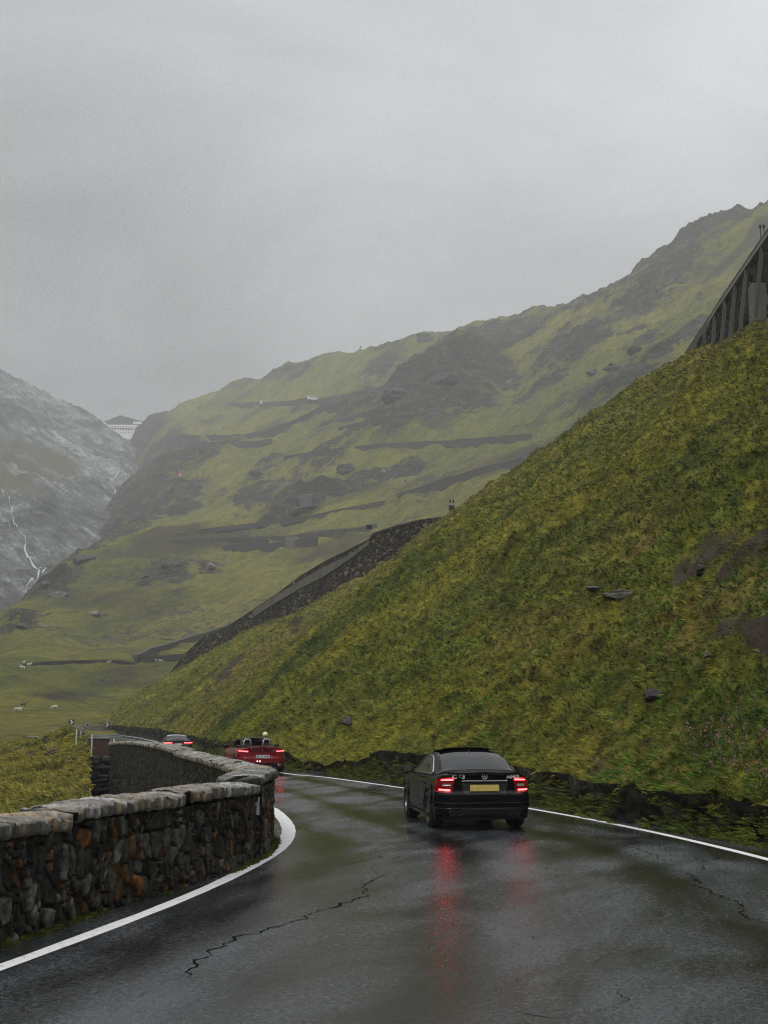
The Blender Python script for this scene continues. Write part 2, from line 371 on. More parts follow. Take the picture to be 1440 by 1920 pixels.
face = [(0, 1392, 150), (120, 1384, 160), (-150, 1400, 140), (0, 1345, 190), (200, 1350, 215), (0, 1300, 230), (150, 1300, 260), (0, 1245, 300), (150, 1240, 330), (300, 1240, 335), (420, 1240, 330),
        (0, 1190, 390), (150, 1170, 430), (300, 1170, 430), (450, 1150, 440), (230, 1060, 560), (400, 1080, 510), (600, 1090, 430), (320, 1015, 600), (500, 1015, 560), (700, 990, 530), (900, 960, 430),
        (900, 890, 560), (1050, 850, 520), (700, 930, 640), (500, 960, 690), (350, 960, 760), (850, 830, 700), (1000, 820, 650), (1200, 740, 540), (1300, 640, 560), (1440, 520, 640), (1600, 500, 560),
        (600, 870, 780), (420, 900, 860), (750, 760, 930), (500, 830, 1000), (350, 850, 1150), (300, 840, 1280), (600, 745, 1170), (450, 760, 1330), (900, 700, 880), (1100, 640, 800), (1000, 660, 900),
        (1250, 560, 800), (400, 800, 1270), (800, 700, 880), (880, 655, 880), (840, 678, 880), (740, 735, 900), (690, 752, 960), (1350, 900, 300), (1200, 1000, 260), (900, 1150, 260), (700, 1250, 250), (450, 1330, 230), (1600, 1000, 200), (230, 823, 1700), (150, 823, 1720)]
drops = [(p[0], p[1] + 150, p[2] * 1.28) for p in ridge[:-2]] + [(250, 835, 1640), (290, 830, 1900), (100, 840, 1950)] + [(a - 45, b + 75, c * 1.22) for a, b, c in edge] + [(a - 260, b + 140, c * 1.3) for a, b, c in edge[1:5]]
# rock and soil areas, each a stretched blob on the ground (px, py, Y, half-width, half-depth ratio, strength)
rocks_ = [(1340, 470, 930, 120, 1.), (1240, 520, 900, 120, 1.1), (1130, 560, 1000, 150, 1.1), (1020, 600, 1050, 130, 1.), (900, 640, 1080, 110, 1.), (780, 660, 1180, 110, .8), (560, 695, 1330, 70, .7), (850, 725, 860, 80, 1.3),
          (760, 745, 880, 50, 1.3), (700, 745, 960, 50, 1.), (1050, 650, 820, 70, 1.1), (1200, 590, 700, 70, 1.), (1160, 680, 600, 34, 1.1), (1090, 700, 640, 36, .9), (1230, 640, 600, 36, .9), (950, 735, 820, 40, .7), (720, 860, 700, 36, 1.),
          (650, 885, 660, 30, 1.2), (570, 945, 630, 30, 1.3), (640, 860, 740, 60, .7), (500, 920, 720, 30, .8), (480, 890, 800, 46, .8), (300, 900, 1000, 62, 1.5), (260, 950, 850, 52, 1.6), (285, 860, 1230, 60, 1.3), (200, 1000, 740, 40, 1.5),
          (300, 960, 780, 30, 1.1), (270, 815, 1500, 30, 1.5), (130, 1065, 600, 18, 1.1), (100, 1120, 500, 14, 1.1), (310, 1070, 500, 15, 1.1), (400, 1060, 510, 13, .8), (50, 1180, 420, 14, 1.), (230, 1120, 480, 14, .6), (280, 1210, 380, 10, .5), (860, 790, 760, 30, .8)]
def hill_attrs(X, Y, Z):
    q = coords(X, Y); r = np.zeros(len(X))
    for px, py, Yd, w, s in rocks_:
        c = at(px, py, Yd); qc = coords(np.array([c.x]), np.array([c.y]))[0]
        d = ((q[:, 0] - qc[0]) / (3.0 * w / Yd)) ** 2 + ((q[:, 1] - qc[1]) / (1.6 * w / Yd + .02)) ** 2
        r = np.maximum(r, s * np.exp(-d * .8))
    n = fbm(X * .022, Y * .022, None, 5, 6, .6)
    rk = np.clip((r * .8 + n * 1.0 - .50) * 2.2, 0, 1)
    so = np.clip((fbm(X * .012, Y * .012, None, 31, 5) - .34) * 5, 0, .8)
    for px, py, Yd, w, s in ((95, 1318, 222, 3, 1.), (110, 1310, 228, 3.5, 1.), (125, 1303, 234, 3.5, 1.), (142, 1296, 240, 3.5, 1.), (158, 1290, 246, 3.5, 1.), (175, 1284, 252, 3, .9), (190, 1130, 470, 20, .5), (130, 1140, 470, 16, .5), (250, 1150, 450, 16, .35), (200, 1185, 420, 14, .4)):
        c = at(px, py, Yd); qc = coords(np.array([c.x]), np.array([c.y]))[0]
        d = ((q[:, 0] - qc[0]) / (3.0 * w / Yd)) ** 2 + ((q[:, 1] - qc[1]) / (1.3 * w / Yd + .006)) ** 2; so = np.maximum(so, s * np.exp(-d) * (1 if w < 5 else np.clip(1 + 2 * n, 0, 1.6)))
    so = np.clip(so, 0, 1)
    return {'rock': rk, 'soil': so}
crags_ = [(570, 950, 640, 17, 15), (545, 965, 640, 10, 6), (650, 885, 690, 17, 11), (760, 735, 900, 34, 22), (820, 712, 880, 34, 22), (700, 745, 950, 26, 12), (870, 650, 900, 26, 14), (940, 700, 830, 20, 9), (1050, 640, 820, 30, 14), (1155, 680, 600, 15, 13), (1190, 655, 600, 12, 12), (1235, 640, 590, 14, 9), (1110, 698, 640, 10, 7),
          (480, 905, 760, 16, 6), (300, 985, 780, 12, 8), (240, 1000, 740, 16, 9), (160, 1050, 640, 9, 8), (110, 1110, 510, 5, 5.5), (88, 1094, 520, 4, 3.), (40, 1170, 430, 5, 4), (325, 1065, 500, 6, 4.5), (275, 1080, 490, 5, 3), (390, 1062, 510, 6, 3), (600, 845, 800, 16, 6), (280, 840, 1400, 26, 26), (262, 825, 1480, 22, 26), (1250, 560, 850, 30, 14), (1330, 480, 920, 30, 14), (740, 840, 760, 12, 5), (860, 790, 780, 12, 5), (500, 880, 850, 12, 5), (1290, 620, 620, 12, 7)]
def hill_amp(X, Y, a):
    z = hill_amp0(X, Y, a); B_ = np.zeros(len(X)); nz_ = .75 + .5 * ridged(X * .06, Y * .06, 33, 5)
    for px, py, Yd, w, h in crags_:
        c = at(px, py, Yd); d = ((X - c.x) / w) ** 2 + ((Y - c.y) / (w * 1.25)) ** 2; m = d < 8
        B_ = np.maximum(B_, np.where(m, .62 * h * np.clip(1.25 * np.exp(-d * 1.1) - .12, 0, .8) / .8 * nz_, 0)); a['rock'][:] = np.maximum(a['rock'], np.where(m, np.clip(1.5 * np.exp(-d * .9), 0, 1), 0))
    z = z + B_
    return z + (ridged(X * .05, Y * .018, 71, 4) - .3) * 2.6 * np.clip(Y / 350, .3, 1.3) * (1 - a['rock'])
def hill_amp0(X, Y, a):
    s = np.clip(Y / 900, .12, 1)
    z = fbm(X * .010, Y * .010, None, 3, 4) * 17 * s + fbm(X * .05, Y * .05, None, 9, 4) * 3.6 * s
    z += a['rock'] * (ridged(X * .035, Y * .035, 4, 5) * 7 + ridged(X * .14, Y * .14, 8, 3) * 2.2) * np.clip(Y / 800, .2, 1)
    return z
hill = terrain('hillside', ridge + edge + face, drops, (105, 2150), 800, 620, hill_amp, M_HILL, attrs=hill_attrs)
tag(hill, kind='structure')
# grey rock mountain on the left
mr = [(-400, 480, 1500), (-200, 590, 1480), (-80, 665, 1470), (0, 708, 1460), (50, 735, 1470), (100, 762, 1480), (150, 790, 1500), (200, 822, 1520), (235, 850, 1500)]
mf = [(-300, 900, 900), (-200, 1100, 720), (0, 900, 1000), (0, 1140, 640), (100, 900, 1080), (100, 1050, 820), (200, 950, 1080), (243, 900, 1250), (230, 960, 1060), (60, 800, 1250), (60, 1120, 690), (150, 860, 1230), (300, 950, 1150), (300, 870, 1500), (-350, 1200, 560), (160, 1040, 830), (0, 800, 1200)]
md = [(a, b + 130, c * 1.25) for a, b, c in mr] + [(330, 900, 1750), (360, 1000, 1200), (260, 1100, 860), (150, 1180, 640), (0, 1300, 480)]
def mt_attrs(X, Y, Z):
    g = np.zeros(len(X)); q = coords(X, Y)
    for px, py, Yd, w in ((20, 860, 1080, 70), (70, 850, 1130, 45), (-80, 880, 1000, 90), (0, 1060, 780, 14)):
        c = at(px, py, Yd); qc = coords(np.array([c.x]), np.array([c.y]))[0]
        d = ((q[:, 0] - qc[0]) / (3. * w / Yd)) ** 2 + ((q[:, 1] - qc[1]) / (.8 * w / Yd + .012)) ** 2; g = np.maximum(g, np.exp(-d))
    return {'green': np.clip((g + fbm(X * .03, Y * .03, None, 2, 5) * .6 - .42) * 3, 0, 1)}
def mt_amp(X, Y, a):
    return fbm(X * .008, Y * .008, None, 21, 4) * 20 + ridged(X * .02 + Y * .006, Y * .018, 12, 5) * 12 + ridged(X * .07, Y * .05, 16, 4) * 5
mount = terrain('rock_mountain', mr + mf, md, (440, 2150), 560, 420, mt_amp, M_ROCKY, -.85, -.13, mt_attrs)
tag(mount, kind='structure')
def bvh(o):
    me = o.data; return BVHTree.FromPolygons([v.co for v in me.vertices], [tuple(p.vertices) for p in me.polygons])
T_HILL, T_MT = bvh(hill), bvh(mount)
def hit(px, py, tree=None, fallback=600):
    d = (at(px, py, 100) - Vector((0, 0, CAMH))).normalized()
    r = (tree or T_HILL).ray_cast(Vector((0, 0, CAMH)), d, 4000)
    return r[0] if r[0] is not None else at(px, py, fallback)
gnd = mesh_np('ground', np.array([(-2100, -1200, -14), (2100, -1200, -14), (2100, 2600, -14), (-2100, 2600, -14)]), [(0, 1, 2, 3)], M_TURF, smooth=False); tag(gnd, kind='structure')
# unseen ridge added behind and beside the camera, darkens reflections and ambient light
az = np.radians(np.linspace(32, 327, 150)); rr_ = np.linspace(0, 1, 60); AZ, RR = np.meshgrid(az, rr_, indexing='ij')
r0 = 190 + 380 * np.abs(np.sin((AZ - .6) / 2)) * (AZ > math.pi * 0); R0 = np.where(AZ < math.pi, 130, 300); Rw = R0 + RR * 620
Xw, Yw = Rw * np.sin(AZ), Rw * np.cos(AZ); tpe = np.minimum(sstep(rad(32), rad(52), AZ), 1 - sstep(rad(316), rad(327), AZ))
Zw = -15 + (RR ** .9) * (330 + 60 * fbm(Xw * .006, Yw * .006, None, 77, 4)) * tpe + fbm(Xw * .02, Yw * .02, None, 78, 5) * 22 * RR
vs_ = mesh_np('unseen_ridge', np.stack([Xw, Yw, Zw], -1).reshape(-1, 3), grid_faces(150, 60), M_HILL, attrs={'rock': np.clip(fbm(Xw * .01, Yw * .01, None, 5, 4).ravel() * 3 + .3, 0, 1), 'soil': np.zeros(Xw.size)}); tag(vs_, kind='structure')
# air
hz = MB().box((0, 700, 242.5), (4300, 3900, 515)).build('haze', None); hz.data.materials.clear()
mh = bpy.data.materials.new('moist air'); mh.use_nodes = True; th = mh.node_tree; th.nodes.clear()
pv = N(th, 'ShaderNodeVolumePrincipled'); pv.inputs['Color'].default_value = (.95, .97, 1, 1); pv.inputs['Density'].default_value = HAZE; pv.inputs['Anisotropy'].default_value = .0
oo = N(th, 'ShaderNodeOutputMaterial'); th.links.new(pv.outputs[0], oo.inputs['Volume']); hz.data.materials.append(mh); tag(hz, kind='stuff')
# ================================================================ road
def zroad(Y): return float(-0.30 * sstep(52, 84, Y) + 0.38 * sstep(95, 165, Y))
def R3(lst):
    out = []
    for p in lst:
        if len(p) == 3: v = gp(p[0], p[1]); out.append((v.x, v.y))
        else: out.append(p)
    return out
# three numbers = read off the photograph, two = metres
Rt = R3([(9.6, -14), (8.3, 0), (7.2, 10), (1440, 1587, 0), (1340, 1571, 0), (1180, 1549, 0), (1000, 1508, 0), (880, 1486, 0), (760, 1470, 0), (610, 1450, 0), (540, 1441, 0), (-5.6, 56), (-7.9, 66), (-11.2, 82), (-16.2, 105), (-24, 135), (-34, 165), (-44, 188), (-60, 206)])
Lt = R3([(-13, -14), (-7.3, 0), (-5.2, 5.5), (-3.72, 10.3), (100, 1738, 0), (200, 1706, 0), (300, 1676, 0), (400, 1646, 0), (470, 1619, 0), (500, 1600, 0), (512, 1578, 0), (-2.0, 22.6), (-2.55, 25.5), (-3.5, 29.5), (-4.7, 34), (-7.5, 46), (-10.6, 56), (-13.9, 65), (-18.5, 80), (-24, 100), (-35, 135), (-49, 168), (-64, 178), (-72, 190)])
RT, _ = resample(Rt, n=400, smooth=2); LT, _ = resample(Lt, n=400, smooth=2)
# pair edge points by distance ahead so that the cross rows run level
Yk = np.r_[np.linspace(-14, 60, 300), np.linspace(60.5, 176, 160)]
Rx = np.interp(Yk, RT[:, 1], RT[:, 0]); Lx = np.interp(Yk, LT[:, 1], LT[:, 0])
nv = 60; V = []; uu = np.linspace(0, 1, nv)[None]; TRK = sum(np.exp(-((uu - c_ - .012 * np.sin(Yk[:, None] * .15)) / .035) ** 2) for c_ in (.14, .36, .62, .84))
for y, l, r in zip(Yk, Lx, Rx):
    for j in range(nv):
        V.append((l - .25 + (r - l + .9) * j / (nv - 1), y, zroad(y)))
road = mesh_np('road', V, grid_faces(len(Yk), nv)[:, ::-1].copy(), M_ROAD, attrs={'track': TRK.ravel()}); tag(road, kind='structure')
def strip(name, P, w, z, material, parent=None):
    n = normals2(P); w = np.broadcast_to(w, (len(P),)); q_ = np.arange(len(P)) * 1.; w = w * (1 + (.09 if name == 'road_marking' else 0) * fbm(q_ * .45, q_ * 0, None, 4, 4)); A = P[:, :2] + n * w[:, None] / 2; B = P[:, :2] - n * w[:, None] / 2
    zz = np.array([zroad(y) for y in P[:, 1]]) + z
    V = np.empty((2 * len(P), 3)); V[0::2, :2] = A; V[0::2, 2] = zz; V[1::2, :2] = B; V[1::2, 2] = zz
    return mesh_np(name, V, grid_faces(len(P), 2), material, parent, smooth=False)
lp = [(-9.6, -9), (-6.3, 0), (-4.6, 5.2)] + [tuple(gp(*q)[:2]) for q in ((0, 1815), (100, 1778), (200, 1741), (300, 1703), (400, 1661), (460, 1631), (510, 1602), (536, 1578), (543, 1557), (536, 1541), (522, 1526), (508, 1514))] + [(-3.0, 30.5), (-4.2, 35), (-6.9, 46), (-10., 56), (-13.3, 65), (-18, 80), (-23.4, 100), (-34, 135), (-47.5, 166)]
LP, _ = resample(lp, step=.25, smooth=3); wl = .165 + .09 * sstep(15, 22, LP[:, 1]) - .11 * sstep(30, 44, LP[:, 1])
edge_l = strip('road_marking', LP, wl, .004, M_PAINT); tag(edge_l, kind='structure')
rp = [(8.6, -9), (7.6, 0), (6.55, 10)] + [tuple(gp(*q)[:2]) for q in ((1440, 1611), (1300, 1577), (1200, 1555), (1100, 1535), (1000, 1517.5), (880, 1496), (760, 1478), (660, 1464), (600, 1456))] + [(-3.4, 47.5), (-6.1, 56), (-8.5, 66), (-11.8, 82), (-16.8, 105), (-24.6, 135), (-35, 166)]
RP, _ = resample(rp, step=.3, smooth=3)
edge_r = strip('road_marking', RP, .15, .004, M_PAINT); tag(edge_r, kind='structure')
# cracks in the asphalt
def crack(pts, w=.018, seed=0):
    w *= 1.45; P, s = resample([tuple(gp(*q)) for q in pts], step=.035, smooth=1)
    n = normals2(P); j = fbm(s * 3.1, s * 0 + seed, None, seed, 5, .65) * .16; P[:, :2] += n * j[:, None]
    ww = w * (.35 + 1.1 * np.abs(vn(s * 4, s * 0, None, seed + 3))) * np.clip(np.minimum(s, s[-1] - s) * 3, .15, 1)
    tag(strip('road_crack', P, ww, .003, M_CRACK), kind='structure')
for k, c in enumerate([[(330, 1832), (372, 1812), (385, 1788), (425, 1772), (480, 1748), (555, 1730), (572, 1722), (610, 1700), (670, 1688), (683, 1660), (720, 1640)], [(600, 1708), (636, 1706)], [(1286, 1632), (1308, 1650), (1322, 1668), (1368, 1686), (1402, 1716), (1438, 1730)],
                       [(1170, 1583), (1200, 1592), (1225, 1600), (1232, 1612)], [(1136, 1890), (1152, 1878), (1164, 1866), (1158, 1852)], [(1305, 1618), (1330, 1634)], [(1335, 1615), (1350, 1608), (1345, 1600)], [(985, 1752), (1008, 1764)], [(1318, 1568), (1370, 1582), (1415, 1586)], [(975, 1890), (1045, 1908), (1075, 1900)], [(700, 1600), (730, 1612), (765, 1604)]]):
    crack(c, .011 if k not in (0, 2) else .015, k)
# ================================================================ rubble walls
PAL_NEAR = [tuple(v * .85 for v in c) for c in [(.13, .12, .10), (.030, .030, .028), (.050, .050, .047), (.020, .019, .018), (.085, .083, .075), (.040, .036, .030), (.065, .060, .050), (.015, .014, .013), (.055, .040, .026), (.028, .026, .022), (.11, .11, .10), (.19, .075, .022), (.11, .055, .022), (.05, .045, .038), (.024, .028, .018)]]
PAL_DARK = [(.022, .021, .018), (.034, .032, .027), (.014, .013, .011), (.050, .047, .040), (.030, .026, .018), (.022, .026, .012), (.060, .052, .040), (.018, .016, .013)]
PAL_COPE = [(.15, .145, .13), (.21, .205, .19), (.10, .095, .08), (.19, .165, .13), (.13, .105, .07), (.32, .32, .32), (.07, .07, .065), (.17, .16, .14), (.24, .17, .11)]
def palette(pal, r, r2):
    p = np.array(pal) * (1.2 if pal is PAL_COPE else 1.); i = np.minimum((r * len(p)).astype(int), len(p) - 1); return p[i] * (.7 + .6 * r2)[:, None]
def wall_face(name, P, zlo, zhi, side, du, dv, cu, cv, depth, pal, parent, seed=0, batter=0., material=None, lo_batter=None):
    """rubble face along a plan path; every stone bulges on its own and has its own colour"""
    P, s = resample(P, step=du, smooth=0); n = normals2(P) * side
    z0 = np.interp(s, *zlo) if isinstance(zlo, tuple) else np.full(len(s), zlo); z1 = np.interp(s, *zhi) if isinstance(zhi, tuple) else np.full(len(s), zhi)
    nv = max(3, int(np.max(z1 - z0) / dv) + 1); T = np.linspace(0, 1, nv)
    S, TT = np.meshgrid(s, T, indexing='ij'); Z = z0[:, None] + (z1 - z0)[:, None] * TT
    wu = S + .10 * vn(S * 3, Z * 3, None, seed); wv = Z + .07 * vn(S * 4, Z * 4, None, seed + 1)
    f1, f2, a, b_, c_ = voro(wu / cu, wv / cv, seed); g1, g2, d_, e_, h_ = voro(wu / (cu * .42), wv / (cv * .45), seed + 5)
    small = (c_ > .62); f1 = np.where(small, g1, f1); f2 = np.where(small, g2, f2); a = np.where(small, d_, a); b_ = np.where(small, e_, b_)
    joint = sstep(.0, .22, f2 - f1); D = depth * (joint * (.45 + .8 * b_) + .18 * fbm(S * 9, Z * 9, None, seed + 2, 4)) - depth * .5
    D = D + batter * (z1[:, None] - Z)
    X = P[:, 0][:, None] + n[:, 0][:, None] * D; Y = P[:, 1][:, None] + n[:, 1][:, None] * D
    col = palette(pal, a.ravel(), b_.ravel()) * (.25 + .75 * joint.ravel())[:, None]
    fc = grid_faces(len(s), nv)
    if side < 0: fc = fc[:, ::-1].copy()
    fc = fc[:, ::-1].copy()
    return mesh_np(name, np.stack([X, Y, Z], -1).reshape(-1, 3), fc, material or M_STONE, parent, attrs={'Col': col})
def coping(name, P, ztop, th, width, parent, du=.03, skew=.5, seed=0, cell=.13, rough=.02, pal=PAL_COPE, crown=.05):
    """thin slates set on edge across the wall head, leaning with the path"""
    P, s = resample(P, step=du, smooth=0); n = normals2(P)
    zt = np.interp(s, *ztop) if isinstance(ztop, tuple) else np.full(len(s), ztop)
    w = width / 2; sec = []                                            # section: (offset across, height below the top)
    for k in range(4): sec.append((-w + .02 * (k == 0), -th + th * k / 3 * .85))
    for k in range(15): q = -1 + 2 * k / 14; sec.append((q * w, crown * (1 - q * q) - .0))
    for k in range(4): sec.append((w - .02 * (k == 3), -th * .15 - th * k / 3 * .85))
    sec = np.array(sec); m = len(sec)
    S, J = np.meshgrid(s, np.arange(m), indexing='ij'); O = sec[J, 0]; H = sec[J, 1]
    q = (S + skew * O + .05 * vn(S * 2, O * 3, None, seed)) / cell; i = np.floor(q + .45 * vn(q * .7, q * 0, None, seed + 4)); f = q - np.floor(q)
    r1, r2, r3 = (_h(i, i * 0, i * 0 + k, seed) for k in (1, 2, 3))
    top = (H > -th * .3)
    dz = rough * (r1 - .5) * 2 + rough * .7 * fbm(S * 14, O * 10, None, seed + 1, 4) + rough * 1.2 * vn(S * .9, S * 0, None, seed + 9)
    do = (rough * 1.6 * (r2 - .5) * 2) * np.sign(O) * (np.abs(O) > w * .8)
    Z = zt[:, None] + H + dz * np.where(top, 1, .35)
    X = P[:, 0][:, None] + n[:, 0][:, None] * (O + do); Y = P[:, 1][:, None] + n[:, 1][:, None] * (O + do)
    col = palette(pal, r3.ravel(), r1.ravel()) * np.where(np.minimum(f, 1 - f) < .07, .5, 1.).ravel()[:, None] * (.8 + .5 * np.abs(fbm(q * 2.2, O * 1.5, None, seed + 7, 3))).ravel()[:, None]
    o = mesh_np(name, np.stack([X, Y, Z], -1).reshape(-1, 3), grid_faces(len(s), m), M_COPE, parent, attrs={'Col': col})
    bm = bmesh.new(); bm.from_mesh(o.data); bmesh.ops.holes_fill(bm, edges=[e for e in bm.edges if e.is_boundary], sides=0); bmesh.ops.recalc_face_normals(bm, faces=bm.faces[:]); bm.to_mesh(o.data); bm.free()
    return o
def sub(P, y0, y1):
    m = (P[:, 1] >= y0) & (P[:, 1] <= y1); return P[m]
WL, _ = resample(Lt, step=.1, smooth=3); WIDTH = .50
def offs(P, d): return P[:, :2] + normals2(P) * d
yA, yB, yC = 13.05, 18.95, 60.6
nw = empty('stone_wall', (*sub(WL, 12, 12.2)[0][:2], 0), label='rough stone parapet wall with orange and grey stones at the left road edge in front', cat='wall')
def rel(o):                              # parts are built in world places; keep them there under their thing
    o.matrix_parent_inverse = o.parent.matrix_world.inverted() if False else Matrix.Translation(-o.parent.location) if o.parent.rotation_euler.z == 0 else (Matrix.Translation(o.parent.location) @ Matrix.Rotation(o.parent.rotation_euler.z, 4, 'Z')).inverted()
    return o
Pn = sub(WL, -13, yB)
sY = lambda P: np.r_[0, np.cumsum(np.linalg.norm(np.diff(P[:, :2], axis=0), axis=1))]
def prof(P, pairs):                      # heights given at distances ahead -> along the path
    return (sY(P), np.interp(P[:, 1], [a for a, _ in pairs], [b for _, b in pairs]))
HN = [(-13, 1.02), (8, .98), (11, .98), (13, .97), (15, .95), (19, .93)]
Pv = sub(WL, 6.5, yB)
rel(wall_face('wall_face', Pv, -.03, prof(Pv, HN), -1, .012, .012, .15, .24, .075, PAL_NEAR, nw, seed=3))
Pb = sub(WL, -13, 6.6)
rel(wall_face('wall_face', Pb, -.03, prof(Pb, HN), -1, .05, .05, .17, .26, .06, PAL_NEAR, nw, seed=3))
rel(wall_face('outer_face', offs(Pn, WIDTH), -9., prof(Pn, HN), 1, .12, .12, .22, .28, .07, PAL_DARK, nw, seed=9, batter=.12))
def cope_units(P, y0, y1, ztab, parent, seed, gap=.012, ulen=(5, 7)):
    a = y0; k = 0
    while a < y1 - .3:
        L = random.uniform(*ulen); b_ = min(a + L, y1)
        if y1 - b_ < .8: b_ = y1
        Q = sub(P, a, b_ - gap); Q = offs(Q, WIDTH / 2)
        dzz = random.uniform(-.03, .03)
        zz = prof(Q, [(y, z + dzz) for y, z in ztab]); rel(coping('coping_stone', Q, zz, .105, WIDTH + .12, parent, du=.022, seed=seed + k, skew=.8, crown=.045, cell=.06, rough=.028)); a = b_; k += 1
cope_units(WL, -12, 13.2, [(-13, 1.06), (10, 1.05), (11.5, 1.045), (13.2, 1.01)], nw, 40)
cope_units(WL, 13.2, yB, [(13, 1.08), (14, 1.11), (17, 1.06), (19, 1.02)], nw, 60, ulen=(2.6, 3.4))
# the wall past the corner, tall on its valley side
fw = empty('stone_wall', (*sub(WL, 30, 30.2)[0][:2], 0), label='long curved stone wall beyond the corner with a tall dark valley side and grey coping', cat='wall')
Pf = sub(WL, yB, yC)
HF = [(18.9, 1.02), (22, 1.02), (30, 1.0), (50, .97), (57, .92), (60.6, .78)]
Pf1 = sub(WL, yB, 23.6)
rel(wall_face('wall_face', Pf1, -.03, prof(Pf1, HF), -1, .014, .014, .15, .30, .06, PAL_NEAR, fw, seed=13))
Pf2 = sub(WL, 23.5, yC)
rel(wall_face('wall_face', Pf2, -.35, prof(Pf2, HF), -1, .1, .06, .2, .26, .05, PAL_DARK, fw, seed=17))
FO = offs(Pf, WIDTH); FOp = np.c_[FO, np.zeros(len(FO))]
rel(wall_face('outer_face', FOp, -.30, prof(FOp, HF), 1, .035, .03, .10, .26, .05, PAL_DARK, fw, seed=23))
rel(wall_face('retaining_face', FOp, -7.0, -.28, 1, .045, .045, .14, .34, .09, [tuple(v * .8 for v in c) for c in PAL_DARK], fw, seed=29, batter=.16))
# end of the wall facing the road at the step
ends = sub(WL, yB - .06, yB + .06)[0]; nn = normals2(sub(WL, yB - .5, yB + .5))[5]
st = np.array([(ends[0] - nn[0] * .07, ends[1] - nn[1] * .07, 0), (ends[0] + nn[0] * (WIDTH + .02), ends[1] + nn[1] * (WIDTH + .02), 0)])
rel(wall_face('pier_face', st, .0, 1.02, 1, .012, .012, .14, .2, .04, PAL_DARK, fw, seed=31))
st2 = sub(WL, yB, 21.2)
cope_units(WL, yB - .08, 21.4, [(18.8, 1.15), (19.8, 1.23), (21.4, 1.15)], fw, 80, ulen=(2.6, 2.7))
cope_units(WL, 21.4, 30., [(21.4, 1.11), (30, 1.10)], fw, 90, ulen=(1.8, 2.6))
cope_units(WL, 30., yC, [(30, 1.10), (50, 1.06), (57, 1.0), (60.6, .86)], fw, 110, ulen=(7, 9))
# white reflector panel let into the pier
e0 = gp(479, 1597); pz = MB(); rp_dir = normals2(sub(WL, 18, 19.5))[6]; ang = math.atan2(rp_dir[1], rp_dir[0])
pc = at(479, 1511.5, 18.86); 
pl = MB().box((0, 0, 0), (.115, .022, .25), bev=.004).build('reflector_panel', M_WHITE); pl.location = pc; pl.rotation_euler = (0, 0, rad(-4)); tag(pl, 'small upright white reflector panel fixed to the corner pier of the wall', 'reflector')
# ================================================================ the grassy slope right of the road
hB = lambda Y: .9 * np.interp(Y, [-14, 14, 18, 24, 30, 36, 43, 45.5, 49, 52, 56, 62, 100, 176], [.45, .45, .5, .75, .8, .95, 1.0, .55, .30, .35, .9, 1.05, 1.15, 1.15])
zr = np.vectorize(zroad)
DW = [(304, 1289, 1286, 250), (327, 1273, 1251, 244), (354, 1256, 1219, 237), (385, 1237, 1190, 229), (431, 1205, 1171, 219), (476, 1180, 1142, 210), (521, 1164, 1112, 202), (566, 1146, 1078, 194), (611, 1124, 1051, 186), (656, 1094, 1029, 178),
      (694, 1080, 1010, 171.5), (701, 1077, 999, 170), (747, 1047, 984, 163), (783, 1020, 975, 158), (810, 990, 971, 154), (843, 971, 967, 150)]
cr = [(-1, 0)]
crest = [(-12, (44, -14, 33)), (5, (40, 12, 34)), (14, (36, 45, 34.5)), (20, (33, 78, 35)), (26, at(1560, 520, 96)), (30, at(1440, 578, 104)), (33, at(1410, 594, 108)), (37, at(1350, 634, 117)), (42, at(1282, 669, 128)), (48, at(1200, 716, 131)), (54, at(1100, 789, 136)),
         (60, at(1000, 860, 141)), (68, at(900, 928, 146))] + [(a, at(q[0], q[1] - 1, q[3])) for a, q in zip((74, 80, 86, 92, 98, 104, 110, 117, 124, 131, 138, 145, 152, 160, 167, 172), DW[::-1])]
crest += [(178, at(262, 1322, 222))]
cy = np.array([c[0] for c in crest]); cxyz = np.array([tuple(c[1]) for c in crest])
Yu = np.r_[np.linspace(-12, 12, 60), np.linspace(12.2, 60, 520), np.linspace(60.3, 176, 330)]
Bx = np.interp(Yu, RT[:, 1], RT[:, 0]); B = np.stack([Bx, Yu, hB(Yu) + zr(Yu) + .09 * fbm(Yu * .8, Yu * 0, None, 88, 3)], 1)
Rn = normals2(np.stack([Bx, Yu], 1)); B[:, :2] -= Rn * .16
Cc = np.stack([np.interp(Yu, cy, cxyz[:, k]) for k in range(3)], 1)
ker = np.hanning(19); ker /= ker.sum()
for k in range(3): Cc[9:-9, k] = np.convolve(Cc[:, k], ker, 'valid')
nv = 300; tv = np.linspace(0, 1, nv) ** 1.12
Vv = B[:, None, :] + (Cc - B)[:, None, :] * tv[None, :, None]
U, T = np.meshgrid(Yu, tv, indexing='ij'); X, Y, Z = Vv[..., 0], Vv[..., 1], Vv[..., 2]
L = np.linalg.norm(Cc - B, axis=1)[:, None]; edgew = sstep(0, .04, T) * sstep(1, .985, T)
big = (fbm(X * .045, Y * .045, None, 41, 3) * 1.1 + (1 - np.abs(fbm(X * .02, Y * .085, None, 44, 3)) * 3) * 1.0) * np.sin(np.pi * T) * sstep(8, 30, Y) + np.sin(np.pi * T) * (-.035) * L * 0
mid = fbm(X * .22, Y * .16, None, 43, 4) * .42 * sstep(0, .10, T) * sstep(1, .93, T)
hum = (np.maximum(-.1, fbm(X * .5, Y * 1.1, Z * .5, 45, 3)) * .85 + np.maximum(0, vn(X * 1.4, Y * 2.4, Z * 1.4, 47)) * .24 + np.maximum(0, vn(X * 3.4, Y * 4.4, Z * 3.4, 48)) * .10) * (.35 + .65 * edgew)
sc_ = at(1330, 1030, 62); scar = np.exp(-(((X - sc_.x) / 5.5) ** 2 + ((Y - sc_.y) / 9) ** 2) * 1.0)
